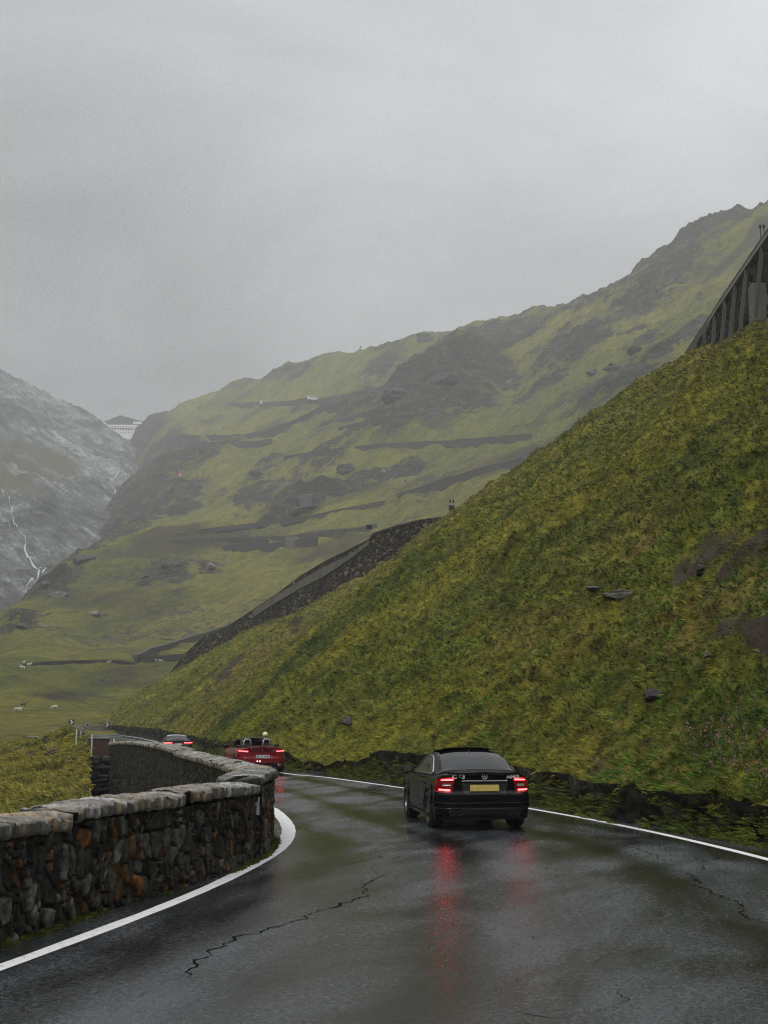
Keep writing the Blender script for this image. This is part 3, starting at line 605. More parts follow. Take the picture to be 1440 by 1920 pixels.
def blob(px, py, Yd, wx, wy):
    p = at(px, py, Yd); return np.exp(-(((X - p.x) / wx) ** 2 + ((Y - p.y) / wy) ** 2))
Z = Z + big + mid + hum; X = X - hum * .35
# find the bare patches by where they lie on the slope
Zs = CAMH + 0 * Z
def screen(X, Y, Z):
    dz = Z - CAMH; dep = Y * cP + dz * sP; return 720 + F * X / dep, 960 - F * (dz * cP - Y * sP) / dep
PX, PY = screen(X, Y, Z)
def near(px, py):
    k = np.argmin((PX - px) ** 2 + (PY - py) ** 2); i, j = np.unravel_index(k, PX.shape); return np.array((X[i, j], Y[i, j], Z[i, j]))
soil = np.zeros_like(X)
for px, py, rx, ry, s in ((1350, 1040, 1.3, 2.6, .85), (1410, 1005, 1.4, 2.6, .9), (1290, 1070, .8, 2., .8), (1060, 1150, .5, 1.6, .55), (1430, 1200, .6, 1., .9), (440, 1240, 1.6, 16., .8), (560, 1180, 1.4, 12, .7), (1380, 1175, .7, .9, 1.2), (860, 1010, 1.2, 5, .5), (1130, 1520, .6, 3, .5)):
    p = near(px, py); d = ((X - p[0]) / rx) ** 2 + ((Y - p[1]) / ry) ** 2; soil = np.maximum(soil, s * np.exp(-d))
soil = np.clip((soil + fbm(X * .5, Y * .5, Z * .5, 51, 5) * .55 - .42) * 4, 0, 1)
DB = [(near(a, b_), rx, ry) for a, b_, rx, ry in ((1030, 1160, 1.4, 5), (1090, 1138, 1.2, 3.), (970, 1190, 1.5, 5.), (1230, 1010, 2., 5.), (500, 1225, 3., 18.), (1150, 1515, 1.2, 3.), (1320, 1180, 3, 4))]
dblob = lambda X, Y: np.max([np.exp(-(((X - c[0]) / rx) ** 2 + ((Y - c[1]) / ry) ** 2)) for c, rx, ry in DB], 0)
dry = np.clip(1.1 * dblob(X, Y) + sstep(.72, 1., T) * .55 + .25 * sstep(60, 110, Y) + .4 * fbm(X * .05, Y * .16, None, 55, 3), 0, 1); out = Cc - B; out[:, 2] = 0; out /= np.linalg.norm(out, axis=1)[:, None]
base = np.stack([X, Y, Z], -1); last = base[:, -1]
ext = np.stack([last + out * .6, last + out * 7.0 + [0, 0, .2], last + out * 16 + [0, 0, -9], last + out * 40 + [0, 0, -34]], 1)
full = np.concatenate([base, ext], 1); sfull = np.concatenate([soil, np.zeros((len(Yu), 4))], 1)
near_slope = mesh_np('slope', full.reshape(-1, 3), grid_faces(len(Yu), nv + 4)[:, ::-1].copy(), M_TURF, attrs={'soil': sfull.ravel(), 'dry': np.concatenate([dry, dry[:, -1:].repeat(4, 1)], 1).ravel()}); tag(near_slope, kind='structure')
# rock and turf step between the road and the slope
Rp = np.c_[RT[:, 0], RT[:, 1]]; Rp = Rp[(Rp[:, 1] > -12) & (Rp[:, 1] < 176)]
Rp3, sR = resample(np.c_[Rp, np.zeros(len(Rp))], step=.05, smooth=0)
bk = empty('roadside_bank', (*Rp3[600][:2], 0), label='low dark bank of rock and roots along the right road edge', cat='bank')
yc = Rp3[:, 1]; nB = normals2(Rp3)
T9 = np.linspace(0, 1, 30); S9, TT = np.meshgrid(sR, T9, indexing='ij')
hh = (hB(yc) + zr(yc) + .05 + .09 * fbm(yc * .8, yc * 0, None, 88, 3)); Z9 = -.40 + (hh + .40)[:, None] * TT
f1, f2, ra, rb, rc_ = voro(S9 / .42 + .4 * vn(S9, Z9 * 2), Z9 / .26, 61)
D9 = -.22 * np.sin(np.pi * TT) - .12 * TT + .30 * fbm(S9 * 1.4, Z9 * 1.8, None, 62, 6) * np.sin(np.pi * np.clip(TT, 0, 1) * .9 + .15) + .10 * (rb - .5) * sstep(0, .2, f2 - f1) + .05
X9 = Rp3[:, 0][:, None] + nB[:, 0][:, None] * D9; Y9 = Rp3[:, 1][:, None] + nB[:, 1][:, None] * D9
PAL_BANK = [tuple(v * .85 for v in c) for c in [(.012, .010, .007), (.020, .016, .010), (.007, .006, .005), (.028, .022, .014), (.014, .019, .006), (.022, .028, .008), (.035, .030, .023)]]
rel(mesh_np('rock_face', np.stack([X9, Y9, Z9], -1).reshape(-1, 3), grid_faces(len(sR), 30), M_STONE, bk, attrs={'Col': palette(PAL_BANK, ra.ravel(), rb.ravel()) * (.3 + .7 * sstep(0, .2, (f2 - f1).ravel()))[:, None]}))
# ---- grass tufts as real blades
def blades(name, P, Nn, h, w, lean, per, seed, material=M_BLADE, dry=None, tone=1., lush=None):
    rg = np.random.default_rng(seed); n = len(P); K = n * per
    p = np.repeat(P, per, 0); hh = np.repeat(h, per) * rg.uniform(.5, 1.25, K); ww = np.repeat(w, per) * rg.uniform(.6, 1.4, K); le = np.repeat(lean, per, 0)
    sp = np.repeat(h, per)[:, None] * .32; p = p + np.c_[rg.normal(0, 1, (K, 2)), np.zeros(K)] * sp * .7
    ax = rg.normal(0, 1, (K, 3)); ax[:, 2] *= .3
    dirn = np.repeat(Nn, per, 0) * 1.0 + le + ax * .42; dirn /= np.linalg.norm(dirn, axis=1)[:, None]
    view = p - np.array([0, 0, 2.]); sd_ = np.cross(dirn, view); sd_ /= np.linalg.norm(sd_, axis=1)[:, None] + 1e-9
    rr = rg.normal(0, 1, (K, 3)); sd_ = sd_ + rr * .35; sd_ /= np.linalg.norm(sd_, axis=1)[:, None]
    tipd = dirn + le * .9 - np.array([0, 0, .35]); tipd /= np.linalg.norm(tipd, axis=1)[:, None]
    mid_ = p + dirn * (hh * .55)[:, None]; tip = mid_ + tipd * (hh * .5)[:, None]
    V = np.stack([p - sd_ * ww[:, None] / 2 - dirn * .04, p + sd_ * ww[:, None] / 2 - dirn * .04, mid_ + sd_ * ww[:, None] * .36, mid_ - sd_ * ww[:, None] * .36, tip], 1).reshape(-1, 3)
    i = np.arange(K) * 5; tr = np.concatenate([np.stack([i, i + 1, i + 2], 1), np.stack([i, i + 2, i + 3], 1), np.stack([i + 3, i + 2, i + 4], 1)])
    tuft = np.repeat(rg.uniform(0, 1, n), per); rnd = np.repeat(np.clip((tuft * .6 + rg.uniform(0, 1, K) * .4) * tone, 0, 1), 5)
    o = mesh_np(name, V, tr, material, smooth=False, attrs={'rnd': rnd, 'dry': np.repeat(np.zeros(n) if dry is None else dry, per * 5), 'lush': np.repeat(np.zeros(n) if lush is None else lush, per * 5)}); return tag(o, kind='stuff')
def scatter(Vg, n, seed, power=1.7, sg=None, mask=None, dmin=14):
    rg = np.random.default_rng(seed); a, b = Vg.shape[:2]
    d1 = Vg[1:, :-1] - Vg[:-1, :-1]; d2 = Vg[:-1, 1:] - Vg[:-1, :-1]; nn_ = np.cross(d1, d2); ar = np.linalg.norm(nn_, axis=2); nn_ /= ar[..., None] + 1e-12
    nn_ *= np.sign(nn_[..., 2:3] + 1e-9)
    c = Vg[:-1, :-1]; dist = np.maximum(np.linalg.norm(c, axis=2), dmin); wgt = ar / dist ** power
    ix, iy = screen(c[..., 0], np.maximum(c[..., 1], .5), c[..., 2]); wgt = wgt * np.where((ix > -500) & (ix < 1900) & (c[..., 1] > 6), 1, .04)
    if mask is not None: wgt = wgt * mask[:-1, :-1]
    cp = np.cumsum(wgt.ravel()); k = np.searchsorted(cp, rg.uniform(0, cp[-1], n)); i, j = np.unravel_index(k, wgt.shape)
    u, v = rg.uniform(0, 1, (2, n, 1)); p = Vg[i, j] * (1 - u) * (1 - v) + Vg[i + 1, j] * u * (1 - v) + Vg[i, j + 1] * (1 - u) * v + Vg[i + 1, j + 1] * u * v
    return p, nn_[i, j]
P, Nn = scatter(base, 150000, 1, mask=1 - .85 * soil); d = np.linalg.norm(P, axis=1)
clump = fbm(P[:, 0] * .35, P[:, 1] * .35, P[:, 2] * .35, 71, 3)
h = (.055 + .07 * RNG.random(len(P)) + .08 * np.clip(clump, 0, 1)) * (1 + d / 120); lean = np.tile([-.42, -.1, -.12], (len(P), 1)) * (1 + .8 * clump)[:, None]
LC = [(near(a, b_), r) for a, b_, r in ((1250, 1370, 4.5), (1120, 1400, 2.5), (1400, 1430, 3.), (1000, 1250, 3), (1420, 1000, 5), (1250, 1020, 4), (880, 1190, 5), (1400, 930, 8), (760, 1290, 3))]
lushf = lambda P: np.clip(np.max([np.exp(-(((P[:, 0] - c[0]) / r) ** 2 + ((P[:, 1] - c[1]) / (r * 1.6)) ** 2)) for c, r in LC], 0) * 1.6 * (.6 + .8 * vn(P[:, 0] * .7, P[:, 1] * .7, P[:, 2] * .7, 9)) - .15, 0, 1)
dryf = lambda P: np.clip(1.1 * dblob(P[:, 0], P[:, 1]) + .25 * sstep(60, 110, P[:, 1]) + .4 * fbm(P[:, 0] * .05, P[:, 1] * .16, None, 55, 3) + .2 * sstep(20, 34, P[:, 2]), 0, 1)
blades('slope_grass', P, Nn, h, .008 + d * .00030, lean, 5, 2, dry=dryf(P) * (1 - lushf(P)), lush=lushf(P))
# longer grass hanging over the lip and weeds at the foot of the bank
k = RNG.integers(0, len(sR), 30000); w_ = 1 / np.maximum(yc[k], 10); k = k[RNG.random(len(k)) < w_ / w_.max() * 2.6]
k = k[yc[k] > 8]; lipP = np.stack([Rp3[k, 0] - nB[k, 0] * RNG.uniform(.25, .6, len(k)), Rp3[k, 1] - nB[k, 1] * .4, hh[k] + RNG.uniform(-.22, .10, len(k))], 1); kk = vn(sR[k] * .7, sR[k] * 0, None, 79) + RNG.uniform(-.8, .8, len(k)) > -.15; k = k[kk]; lipP = lipP[kk]
lipN = np.c_[nB[k] * .5, np.full(len(k), .7)]; dd = np.linalg.norm(lipP, axis=1)
blades('edge_grass', lipP, lipN, .10 + .16 * RNG.random(len(k)), .009 + dd * .0003, np.c_[nB[k] * .5 + RNG.normal(0, .4, (len(k), 2)), np.full(len(k), -.7)], 7, 5)
k = RNG.integers(0, len(sR), 16000); k = k[(yc[k] > 10) & (yc[k] < 120)]; k = k[(vn(sR[k] * .35, sR[k] * 0, None, 77) + RNG.uniform(-.8, .8, len(k))) > -.1]
ftz = RNG.uniform(.0, .8, len(k)) ** 1.5; ftP = np.stack([Rp3[k, 0] - nB[k, 0] * (ftz * .5 - .12), Rp3[k, 1] - nB[k, 1] * (ftz * .5 - .12), zr(yc[k]) + ftz * hh[k]], 1); dd = np.linalg.norm(ftP, axis=1)
blades('bank_weeds', ftP, np.c_[nB[k] * .7, np.full(len(k), .6)], .06 + .11 * RNG.random(len(k)), .014 + dd * .0004, np.c_[nB[k] * .5, np.full(len(k), -.2)], 6, 6, tone=.1, lush=np.full(len(k), .55))
# moss and weeds at the foot of the stone wall
m_ = (WL[:, 1] > 9) & (WL[:, 1] < 23); wp = WL[m_]; wn = normals2(wp); k = RNG.integers(0, len(wp), 1000); k = k[(vn(wp[k, 1] * .9, wp[k, 1] * 0, None, 81) + RNG.uniform(-.2, .2, len(k))) > .12]
fp = np.c_[wp[k, :2] - wn[k] * RNG.uniform(.0, .09, (len(k), 1)), np.zeros(len(k))]
blades('wall_foot_weeds', fp, np.c_[-wn[k] * .6, np.full(len(k), .7)], .03 + .05 * RNG.random(len(k)), np.full(len(k), .018), np.c_[-wn[k] * .3, np.zeros(len(k))], 6, 8, tone=.05, lush=np.full(len(k), .6))
# ================================================================ retaining wall of the road above
dw = np.array([[*at(a, b_, y)[:3], at(a, t_, y).z] for a, b_, t_, y in DW]); dpx = np.array([q[0] for q in DW])
order = np.argsort(dpx)[::-1]; dw = dw[order]; dpx = dpx[order]; sD = np.r_[0, np.cumsum(np.linalg.norm(np.diff(dw[:, :2], axis=0), axis=1))]
rw = empty('retaining_wall', tuple(dw[7][:3]), label='long sloping retaining wall with a pale concrete band crossing the grass crest', cat='wall')
DP = np.c_[dw[:, :2], np.zeros(len(dw))]
yat = np.array([q[3] for q in DW])[order]
cl = np.interp(dpx, [440, 467, 548, 625, 697, 710], [1190, 1164, 1112, 1074, 1020, 1008]); ch = np.interp(dpx, [440, 467, 548, 625, 665, 695, 710], [1190, 1151, 1099, 1054, 1038, 1013, 1008])
czl = np.array([at(a, b_, y).z for a, b_, y in zip(dpx, cl, yat)]); czh = np.array([at(a, b_, y).z for a, b_, y in zip(dpx, ch, yat)])
PAL_RW = [(.030, .025, .017), (.048, .040, .028), (.012, .011, .008), (.17, .15, .115), (.09, .052, .03), (.016, .015, .009), (.008, .007, .005)]
rel(wall_face('masonry', DP, (sD, dw[:, 2] - 2.5), (sD, dw[:, 3] - .12), 1, .15, .12, .7, .45, .3, PAL_RW, rw, seed=91))
m_ = (dpx >= 448) & (dpx <= 700); q = dw[m_]; nq = normals2(q[:, :2]) * .0
mb = MB(); nn2 = normals2(dw[:, :2])[m_]; qq = q[:, :2] + nn2 * .30; q0 = q[:, :2] - nn2 * .05
vs = []
for (x, y), (x0, y0), a, b_ in zip(qq, q0, czl[m_], czh[m_]): vs += [(x0, y0, a), (x, y, a), (x, y, b_), (x0, y0, b_)]
mb.add(vs, [(i * 4 + j, i * 4 + 4 + j, i * 4 + 5 + j, i * 4 + 1 + j) for i in range(len(q) - 1) for j in range(3)] + [(0, 1, 2, 3), (len(q) * 4 - 1, len(q) * 4 - 2, len(q) * 4 - 3, len(q) * 4 - 4)])
rel(mb.build('concrete_band', M_CONC, rw))
vs = []; mb = MB(); nn2 = normals2(dw[:, :2])
for (x, y, z0, z1), n_ in zip(dw, nn2): vs += [(x - n_[0] * .55, y - n_[1] * .55, z1 - .14), (x + n_[0] * .18, y + n_[1] * .18, z1 - .14), (x + n_[0] * .18, y + n_[1] * .18, z1), (x - n_[0] * .55, y - n_[1] * .55, z1)]
mb.add(vs, [(i * 4 + j, i * 4 + 4 + j, i * 4 + 4 + (j + 1) % 4, i * 4 + (j + 1) % 4) for i in range(len(dw) - 1) for j in range(4)]); rel(mb.build('coping', M_CONCP if False else M_CONC, rw))
vs = []; mb = MB()
for (x, y, z0, z1), n_ in zip(dw, nn2): vs += [(x - n_[0] * .45, y - n_[1] * .45, z1 - .15), (x - n_[0] * .45, y - n_[1] * .45, z0 - 2.5)]
mb.add(vs, [(i * 2, i * 2 + 1, i * 2 + 3, i * 2 + 2) for i in range(len(dw) - 1)]); rel(mb.build('back_face', M_FARWALL, rw))
vs = []; 
for (x, y, z0, z1), n_ in zip(dw, nn2): vs += [(x - n_[0] * .5, y - n_[1] * .5, z1 - 1.0), (x - n_[0] * 6, y - n_[1] * 6, z1 - 1.2)]
ur = mesh_np('upper_road', vs, [(i * 2, i * 2 + 1, i * 2 + 3, i * 2 + 2) for i in range(len(dw) - 1)], M_ROAD, smooth=False); tag(ur, kind='structure')
# buttressed wall at the top right
bwall = empty('buttressed_wall', (30.3, 116, 37), label='tall dark road wall with raking concrete buttresses at the upper right edge', cat='wall')
top_px = [(1284, 662), (1310, 622), (1335, 586), (1349, 562), (1371, 530), (1393, 497), (1412, 469), (1440, 428)]
xs = 30.4; pts = []
for a, b_ in top_px:
    Yd = 100.
    for _ in range(20): p = at(a, b_, Yd); Yd *= xs / p.x
    pts.append(at(a, b_, Yd))
pts += [Vector((xs, pts[-1].y - 20, pts[-1].z + .6)), Vector((xs + 1, pts[-1].y - 45, pts[-1].z + 1.4))]
pts = pts[::-1]                                                         # from near to far
BWp = np.array([(p.x, p.y, 0) for p in pts]); sB = sY(BWp); zt = np.array([p.z for p in pts])
rel(wall_face('masonry', BWp, 31., (sB, zt - .9), 1, .2, .16, .7, .42, .3, [(.020, .019, .016), (.035, .033, .028), (.010, .010, .009), (.06, .057, .05)], bwall, seed=95))
mb = MB(); n_ = len(pts)
vs = [v for p in pts for v in ((p.x - .05, p.y, p.z - .95), (p.x - .05, p.y, p.z), (p.x + .3, p.y, p.z), (p.x + .3, p.y, p.z - .95))]
mb.add(vs, [(i * 4 + j, i * 4 + 4 + j, i * 4 + 4 + (j + 1) % 4, i * 4 + (j + 1) % 4) for i in range(n_ - 1) for j in range(4)]); rel(mb.build('parapet', M_CONCD, bwall))
mb = MB(); vs = [v for p in pts[:-2] for v in ((p.x - .38, p.y, p.z - 1.02), (p.x - .38, p.y, p.z - .80), (p.x + .1, p.y, p.z - .80), (p.x + .1, p.y, p.z - 1.02))]; n_ = len(pts) - 2
mb.add(vs, [(i * 4 + j, i * 4 + 4 + j, i * 4 + 4 + (j + 1) % 4, i * 4 + (j + 1) % 4) for i in range(n_ - 1) for j in range(4)] + [(n_ * 4 - 1, n_ * 4 - 2, n_ * 4 - 3, n_ * 4 - 4)]); rel(mb.build('ledge', M_CONCP, bwall))
zi = lambda Y: float(np.interp(Y, BWp[:, 1][:], zt))
for Yd, drop, leanx in ((119.5, 2.6, .55), (116.2, 3.2, .60), (112.4, 3.6, .75), (108.8, 3.9, .85), (105.4, 4.0, .95), (102., 4.4, 1.0), (97.5, 4.6, 1.), (92., 4.6, 1.)):
    z1 = zi(Yd) - 1.0; mb = MB(); w = .11
    prof_ = [(xs - .34, z1), (xs - .04, z1), (xs - leanx + .30, z1 - drop), (xs - leanx + .12, z1 - drop - 1.4), (xs - leanx - .12, z1 - drop - 1.4), (xs - leanx, z1 - drop)]
    vs = [(x, Yd + s_ * w, z) for s_ in (-1, 1) for x, z in prof_]; m5 = 6
    mb.add(vs, [tuple(range(6)), tuple(range(11, 5, -1))] + [(i, 6 + i, 6 + (i + 1) % 6, (i + 1) % 6) for i in range(6)]); rel(mb.build('buttress', M_CONCD, bwall))
mb = MB(); mb.box((xs - .1, 98.0, 34.6), (2.2, 1.2, 3.2), bev=.1); rel(mb.build('foundation_block', M_CONC, bwall))
# ================================================================ lower left: grass bank, gully, rock shelf, rusty panel
up = [at(165, 1385, 63), at(150, 1382, 70), at(120, 1382, 80), at(85, 1386, 92), at(40, 1392, 105), at(-40, 1405, 115), at(-200, 1440, 115), at(-500, 1500, 110)]
lo = [at(172, 1600, 42), at(150, 1612, 38), at(150, 1620, 34), at(60, 1640, 31), at(-80, 1680, 28), at(-250, 1740, 26), at(-500, 1800, 24), at(-900, 1900, 22)]
Ug, _ = resample(up, n=260, smooth=2); Lg, _ = resample(lo, n=260, smooth=2); tt = np.linspace(0, 1, 240)
G = Ug[:, None] + (Lg - Ug)[:, None] * tt[None, :, None]
zc = np.sin(np.pi * tt)[None, :] * .5
G[..., 2] += zc + fbm(G[..., 0] * .12, G[..., 1] * .12, None, 101, 4) * .8 * sstep(0, .06, tt)[None] + np.maximum(0, fbm(G[..., 0] * .9, G[..., 1] * .8, None, 103, 3)) * .35
bs_ = np.zeros(G.shape[:2]); 
gpx, gpy = screen(G[..., 0], G[..., 1], G[..., 2])
for px, py, r in ((105, 1418, 8), (60, 1412, 14), (15, 1490, 9), (78, 1384, 24)):
    bs_ = np.maximum(bs_, np.exp(-((gpx - px) ** 2 + ((gpy - py) * 1.5) ** 2) / r ** 2))
bs_ = np.clip((bs_ + fbm(G[..., 0] * .6, G[..., 1] * .6, None, 7, 4) * .4 - .4) * 3, 0, 1)
skirtU = G[:, :1] + [0, 14, -9]; skirtL = G[:, -1:] + [0, -1, -7]
GG = np.concatenate([skirtU, G, skirtL], 1)
gb = mesh_np('grass_bank', GG.reshape(-1, 3), grid_faces(260, 242)[:, ::-1].copy(), M_TURF, attrs={'soil': np.concatenate([bs_[:, :1] * 0, bs_, bs_[:, :1] * 0], 1).ravel(), 'dry': np.full(260 * 242, .65)}); tag(gb, kind='structure')
P, Nn = scatter(G, 30000, 21, mask=1 - .8 * bs_, dmin=30); d = np.linalg.norm(P, axis=1)
blades('bank_grass', P, Nn, (.10 + .13 * RNG.random(len(P))) * (1 + d / 120), .010 + d * .0004, np.tile([-.5, -.1, -.15], (len(P), 1)), 5, 22, dry=np.clip(.65 + .5 * fbm(P[:, 0] * .2, P[:, 1] * .2, None, 3, 3), 0, 1))
# layered rock shelf under the end of the wall
def strata(name, c, size, n, seed, material, label=None, parent=None, tilt=6, cat='rock'):
    rg = random.Random(seed); mb = MB(); h_ = size[2] / n
    for i in range(n):
        f = 1 - i / n * .35; 
        for q in range(3):
            w = size[0] * rg.uniform(.28, .62) * f; dx = size[0] * (q - 1) * .33 + rg.uniform(-.1, .1); d_ = size[1] * rg.uniform(.6, 1.) * f
            M = Matrix.Rotation(rad(rg.uniform(-9, 9)), 4, 'Z') @ Matrix.Rotation(rad(rg.uniform(-tilt, tilt)), 4, 'Y') @ Matrix.Rotation(rad(rg.uniform(-4, 4)), 4, 'X')
            mb.box((dx, rg.uniform(-.25, .25), h_ * (i + .5)), (w, d_, h_ * rg.uniform(.5, 1.15)), M, bev=h_ * .16)
    o = mb.build(name, material, parent); o.location = c
    return tag(o, label, cat) if label else o
strata('rock_ledge', (-13.3, 60.6, -5.6), (2.1, 3.4, 5.9), 30, 3, M_DKROCK, 'dark layered rock ledge stacked below the rusty panel beside the tall wall', tilt=5)
strata('rock_ledge', (-9.9, 47.5, -6.3), (3.6, 3.6, 3.9), 18, 8, M_DKROCK, 'dark wet rock shelf at the foot of the tall curved wall', tilt=6)
mb = MB(); a0, a1 = at(168, 1383, 62.2), at(205, 1387, 61.6)
pn = empty('rusty_panel', tuple((a0 + a1) / 2), label='rusty brown sheet panel with a grey top rail beside the long wall', cat='panel')
dx = a1 - a0; L_ = math.hypot(dx.x, dx.y); an = math.atan2(dx.y, dx.x)
Mz = Matrix.Rotation(an, 4, 'Z'); zt_ = a0.z
def pbox(c, d): return MB().box((c[0] - (a0.x + a1.x) / 2 + (a0.x + a1.x) / 2, c[1], c[2]), d, Mz)
cxm = (a0 + a1) / 2
o = MB().box((0, 0, zt_ - cxm.z - .55), (L_, .05, 1.0), Mz).build('sheet', M_RUST, pn)
o = MB().box((0, -.02, zt_ - cxm.z - .02), (L_ + .1, .10, .07), Mz, bev=.01).build('top_rail', M_GALV, pn)
for sx_ in (-.92, 1.0):
    o = MB().box((sx_ * L_ / 2, -.06, zt_ - cxm.z - .45), (.06, .05, .95), Mz).build('post', M_GALV, pn)
o = MB().tube([(L_ / 2 + .08, -.1, zt_ - cxm.z - .05), (L_ / 2 + .35, -.25, zt_ - cxm.z - 1.0)], .035, 8).build('brace', M_WHITE, pn)
# a drop of dark earth under the panel
# ================================================================ roads, walls and buildings on the far slope
def surf(x, y, tree=None):
    r = (tree or T_HILL).ray_cast(Vector((x, y, 900)), Vector((0, 0, -1)), 1200); return r[0].z if r[0] is not None else None
def terrace(pix, h, label, tree=None, thick=.7, roadw=4., lower=0., mat_=None, name='road_wall', group='dark stone road walls stepping across the far mountain side'):
    P = [hit(a, b_, tree) for a, b_ in pix]; P = [p for i, p in enumerate(P) if i == 0 or abs(p.y - P[i - 1].y) < 260]
    Q, s = resample([tuple(p) for p in P], n=max(12, len(P) * 7), smooth=2)
    k = np.hanning(7); k /= k.sum(); 
    if len(Q) > 12: Q[3:-3, 2] = np.convolve(Q[:, 2], k, 'valid')
    n_ = normals2(Q); sg = np.sign(np.sum(n_ * Q[:, :2], axis=1)); n_ = -n_ * sg[:, None]        # towards the valley
    t_ = empty(name, tuple(Q[len(Q) // 2]), label=label, cat='wall', group=group); O = Vector(Q[len(Q) // 2])
    jz = fbm(s * .05, s * 0, None, int(abs(Q[0, 0])) % 50, 3) * h * .18
    def prism(nm, o0, o1, z0, z1, m, jit=0):
        vs = []
        for (x, y, z), q, j in zip(Q, n_, jz): vs += [(x + q[0] * o1 - O.x, y + q[1] * o1 - O.y, z + z0 - O.z), (x + q[0] * o1 - O.x, y + q[1] * o1 - O.y, z + z1 - O.z + j * jit), (x + q[0] * o0 - O.x, y + q[1] * o0 - O.y, z + z1 - O.z + j * jit), (x + q[0] * o0 - O.x, y + q[1] * o0 - O.y, z + z0 - O.z)]
        N_ = len(Q); mb = MB(); mb.add(vs, [(i * 4 + j, i * 4 + 4 + j, i * 4 + 4 + (j + 1) % 4, i * 4 + (j + 1) % 4) for i in range(N_ - 1) for j in range(4)] + [(0, 1, 2, 3), (N_ * 4 - 1, N_ * 4 - 2, N_ * 4 - 3, N_ * 4 - 4)])
        return mb.build(nm, m, t_)
    h *= .60; jz = (jz - h * .8 * (1 - np.minimum(1, np.minimum(s, s[-1] - s) / (s[-1] * .18)) ** .7)) ; prism('wall_face', -.2, thick, -h * .5 - lower, h, mat_ or M_FARWALL, 1)
    prism('coping', -.3, thick + .12, h, h + .28, M_CONC if lower else M_FARWALL, 1)
    vs = []
    for (x, y, z), q in zip(Q, n_): vs += [(x - q[0] * .2, y - q[1] * .2, z + h - 1.8), (x - q[0] * roadw, y - q[1] * roadw, z + h - 1.8)]
    if roadw <= 0: return t_
    r = mesh_np('mountain_road', vs, [(i * 2, i * 2 + 1, i * 2 + 3, i * 2 + 2) for i in range(len(Q) - 1)], M_ROAD, smooth=False); tag(r, kind='structure')
    return t_
terrace([(372, 768), (430, 762), (500, 760), (560, 757), (622, 752), (660, 744), (692, 736)], 5.5, 'highest thin dark road wall near the skyline above the stacked walls')
terrace([(316, 824), (350, 826), (400, 826), (470, 826), (505, 818), (545, 801), (576, 783), (610, 770), (650, 760)], 7.5, 'upper of two stacked dark walls right of the cliff near the hotel')
terrace([(312, 836), (360, 840), (420, 838), (470, 838), (510, 832)], 6.5, 'lower of two stacked dark walls right of the cliff near the hotel')
terrace([(603, 800), (640, 792), (680, 783), (725, 775), (767, 771)], 5., 'short road wall just below the big dark crag')
terrace([(636, 806), (690, 796), (750, 786), (800, 778)], 3.0, 'thin grey ledge wall under the short wall below the crag')
terrace([(534, 863), (580, 856), (633, 850), (698, 842), (767, 840), (832, 835), (908, 831), (996, 823)], 4.6, 'long middle road wall running to the right edge of the near slope')
terrace([(746, 936), (800, 920), (860, 903), (920, 886), (976, 870)], 4.2, 'slanting dark wall rising to the right behind the near slope')
terrace([(331, 1006), (400, 995), (494, 986), (575, 976), (656, 956), (720, 944)], 2.2, 'low curved road wall above the hairpin with the concrete pier')
hp = terrace([(318, 1018), (370, 1018), (421, 1017), (480, 1016), (530, 1015), (593, 1008), (650, 1000), (705, 990)], 3.4, 'hairpin road wall with a tall dark lower face and pale pier', lower=1.)
mb = MB(); p0, p1, p2 = hit(421, 1030), hit(500, 1034), hit(593, 1024)
for q0, q1 in ((p0, p1), (p1, p2)):
    d_ = (q1 - q0); M = Matrix.Rotation(math.atan2(d_.y, d_.x), 4, 'Z'); c_ = (q0 + q1) / 2
    mb.box(Vector((c_.x, c_.y, c_.z + 1.0)) - hp.location, (d_.length * 1.02, 1.2, 5.0), M)
mb.build('lower_face', M_DKROCK, hp)
pp = hit(548, 1026); MB().box(Vector((pp.x, pp.y - 1.5, pp.z + 1.4)) - hp.location, (5.5, 1.6, 5.2), bev=.1).build('pier', M_CONC, hp)
terrace([(250, 1236), (290, 1222), (331, 1209), (399, 1190), (453, 1172)], 1.8, 'thin road wall climbing behind the long concrete banded wall', roadw=0)
terrace([(252, 1243), (290, 1240), (330, 1238), (368, 1234)], 2.9, 'broad dark wall at the lowest bend behind the crest', roadw=0)
terrace([(40, 1247), (90, 1246), (150, 1243), (200, 1243), (248, 1244)], .7, 'faint low wall along the meadow path above the goats', roadw=0)
terrace([(300, 823), (303, 833)], 6, 'short pale wall end at the top of the gully') if False else None
# cattle track and scree scars are in the ground itself; loose boulders are things
def boulder(px, py, size, seed, label, tree=None, material=None, name='boulder', group=None, flat=.6, rz=None):
    rg = np.random.default_rng(seed); p = hit(px, py, tree) if not isinstance(px, Vector) else px
    bm = bmesh.new(); bmesh.ops.create_icosphere(bm, subdivisions=5, radius=1)
    V = np.array([v.co[:] for v in bm.verts]); F_ = [tuple(v.index for v in f.verts) for f in bm.faces]; bm.free()
    for _ in range(9):                                           # flat broken faces
        n_ = rg.normal(0, 1, 3); n_ /= np.linalg.norm(n_); dd_ = rg.uniform(.45, .8); t = V @ n_; V -= np.maximum(t - dd_, 0)[:, None] * n_ * .92
    r = 1 + .26 * fbm(V[:, 0] * 2.2 + seed, V[:, 1] * 2.2, V[:, 2] * 3.2, seed, 6, .62); V = V * r[:, None] * [1, .8, flat] * size
    o = mesh_np(name, V, F_, material or M_PALEROCK); o.location = p + Vector((0, 0, size * flat * .05)); o.rotation_euler = (0, 0, rg.uniform(0, 6) if rz is None else rz)
    return tag(o, label, 'boulder', group)
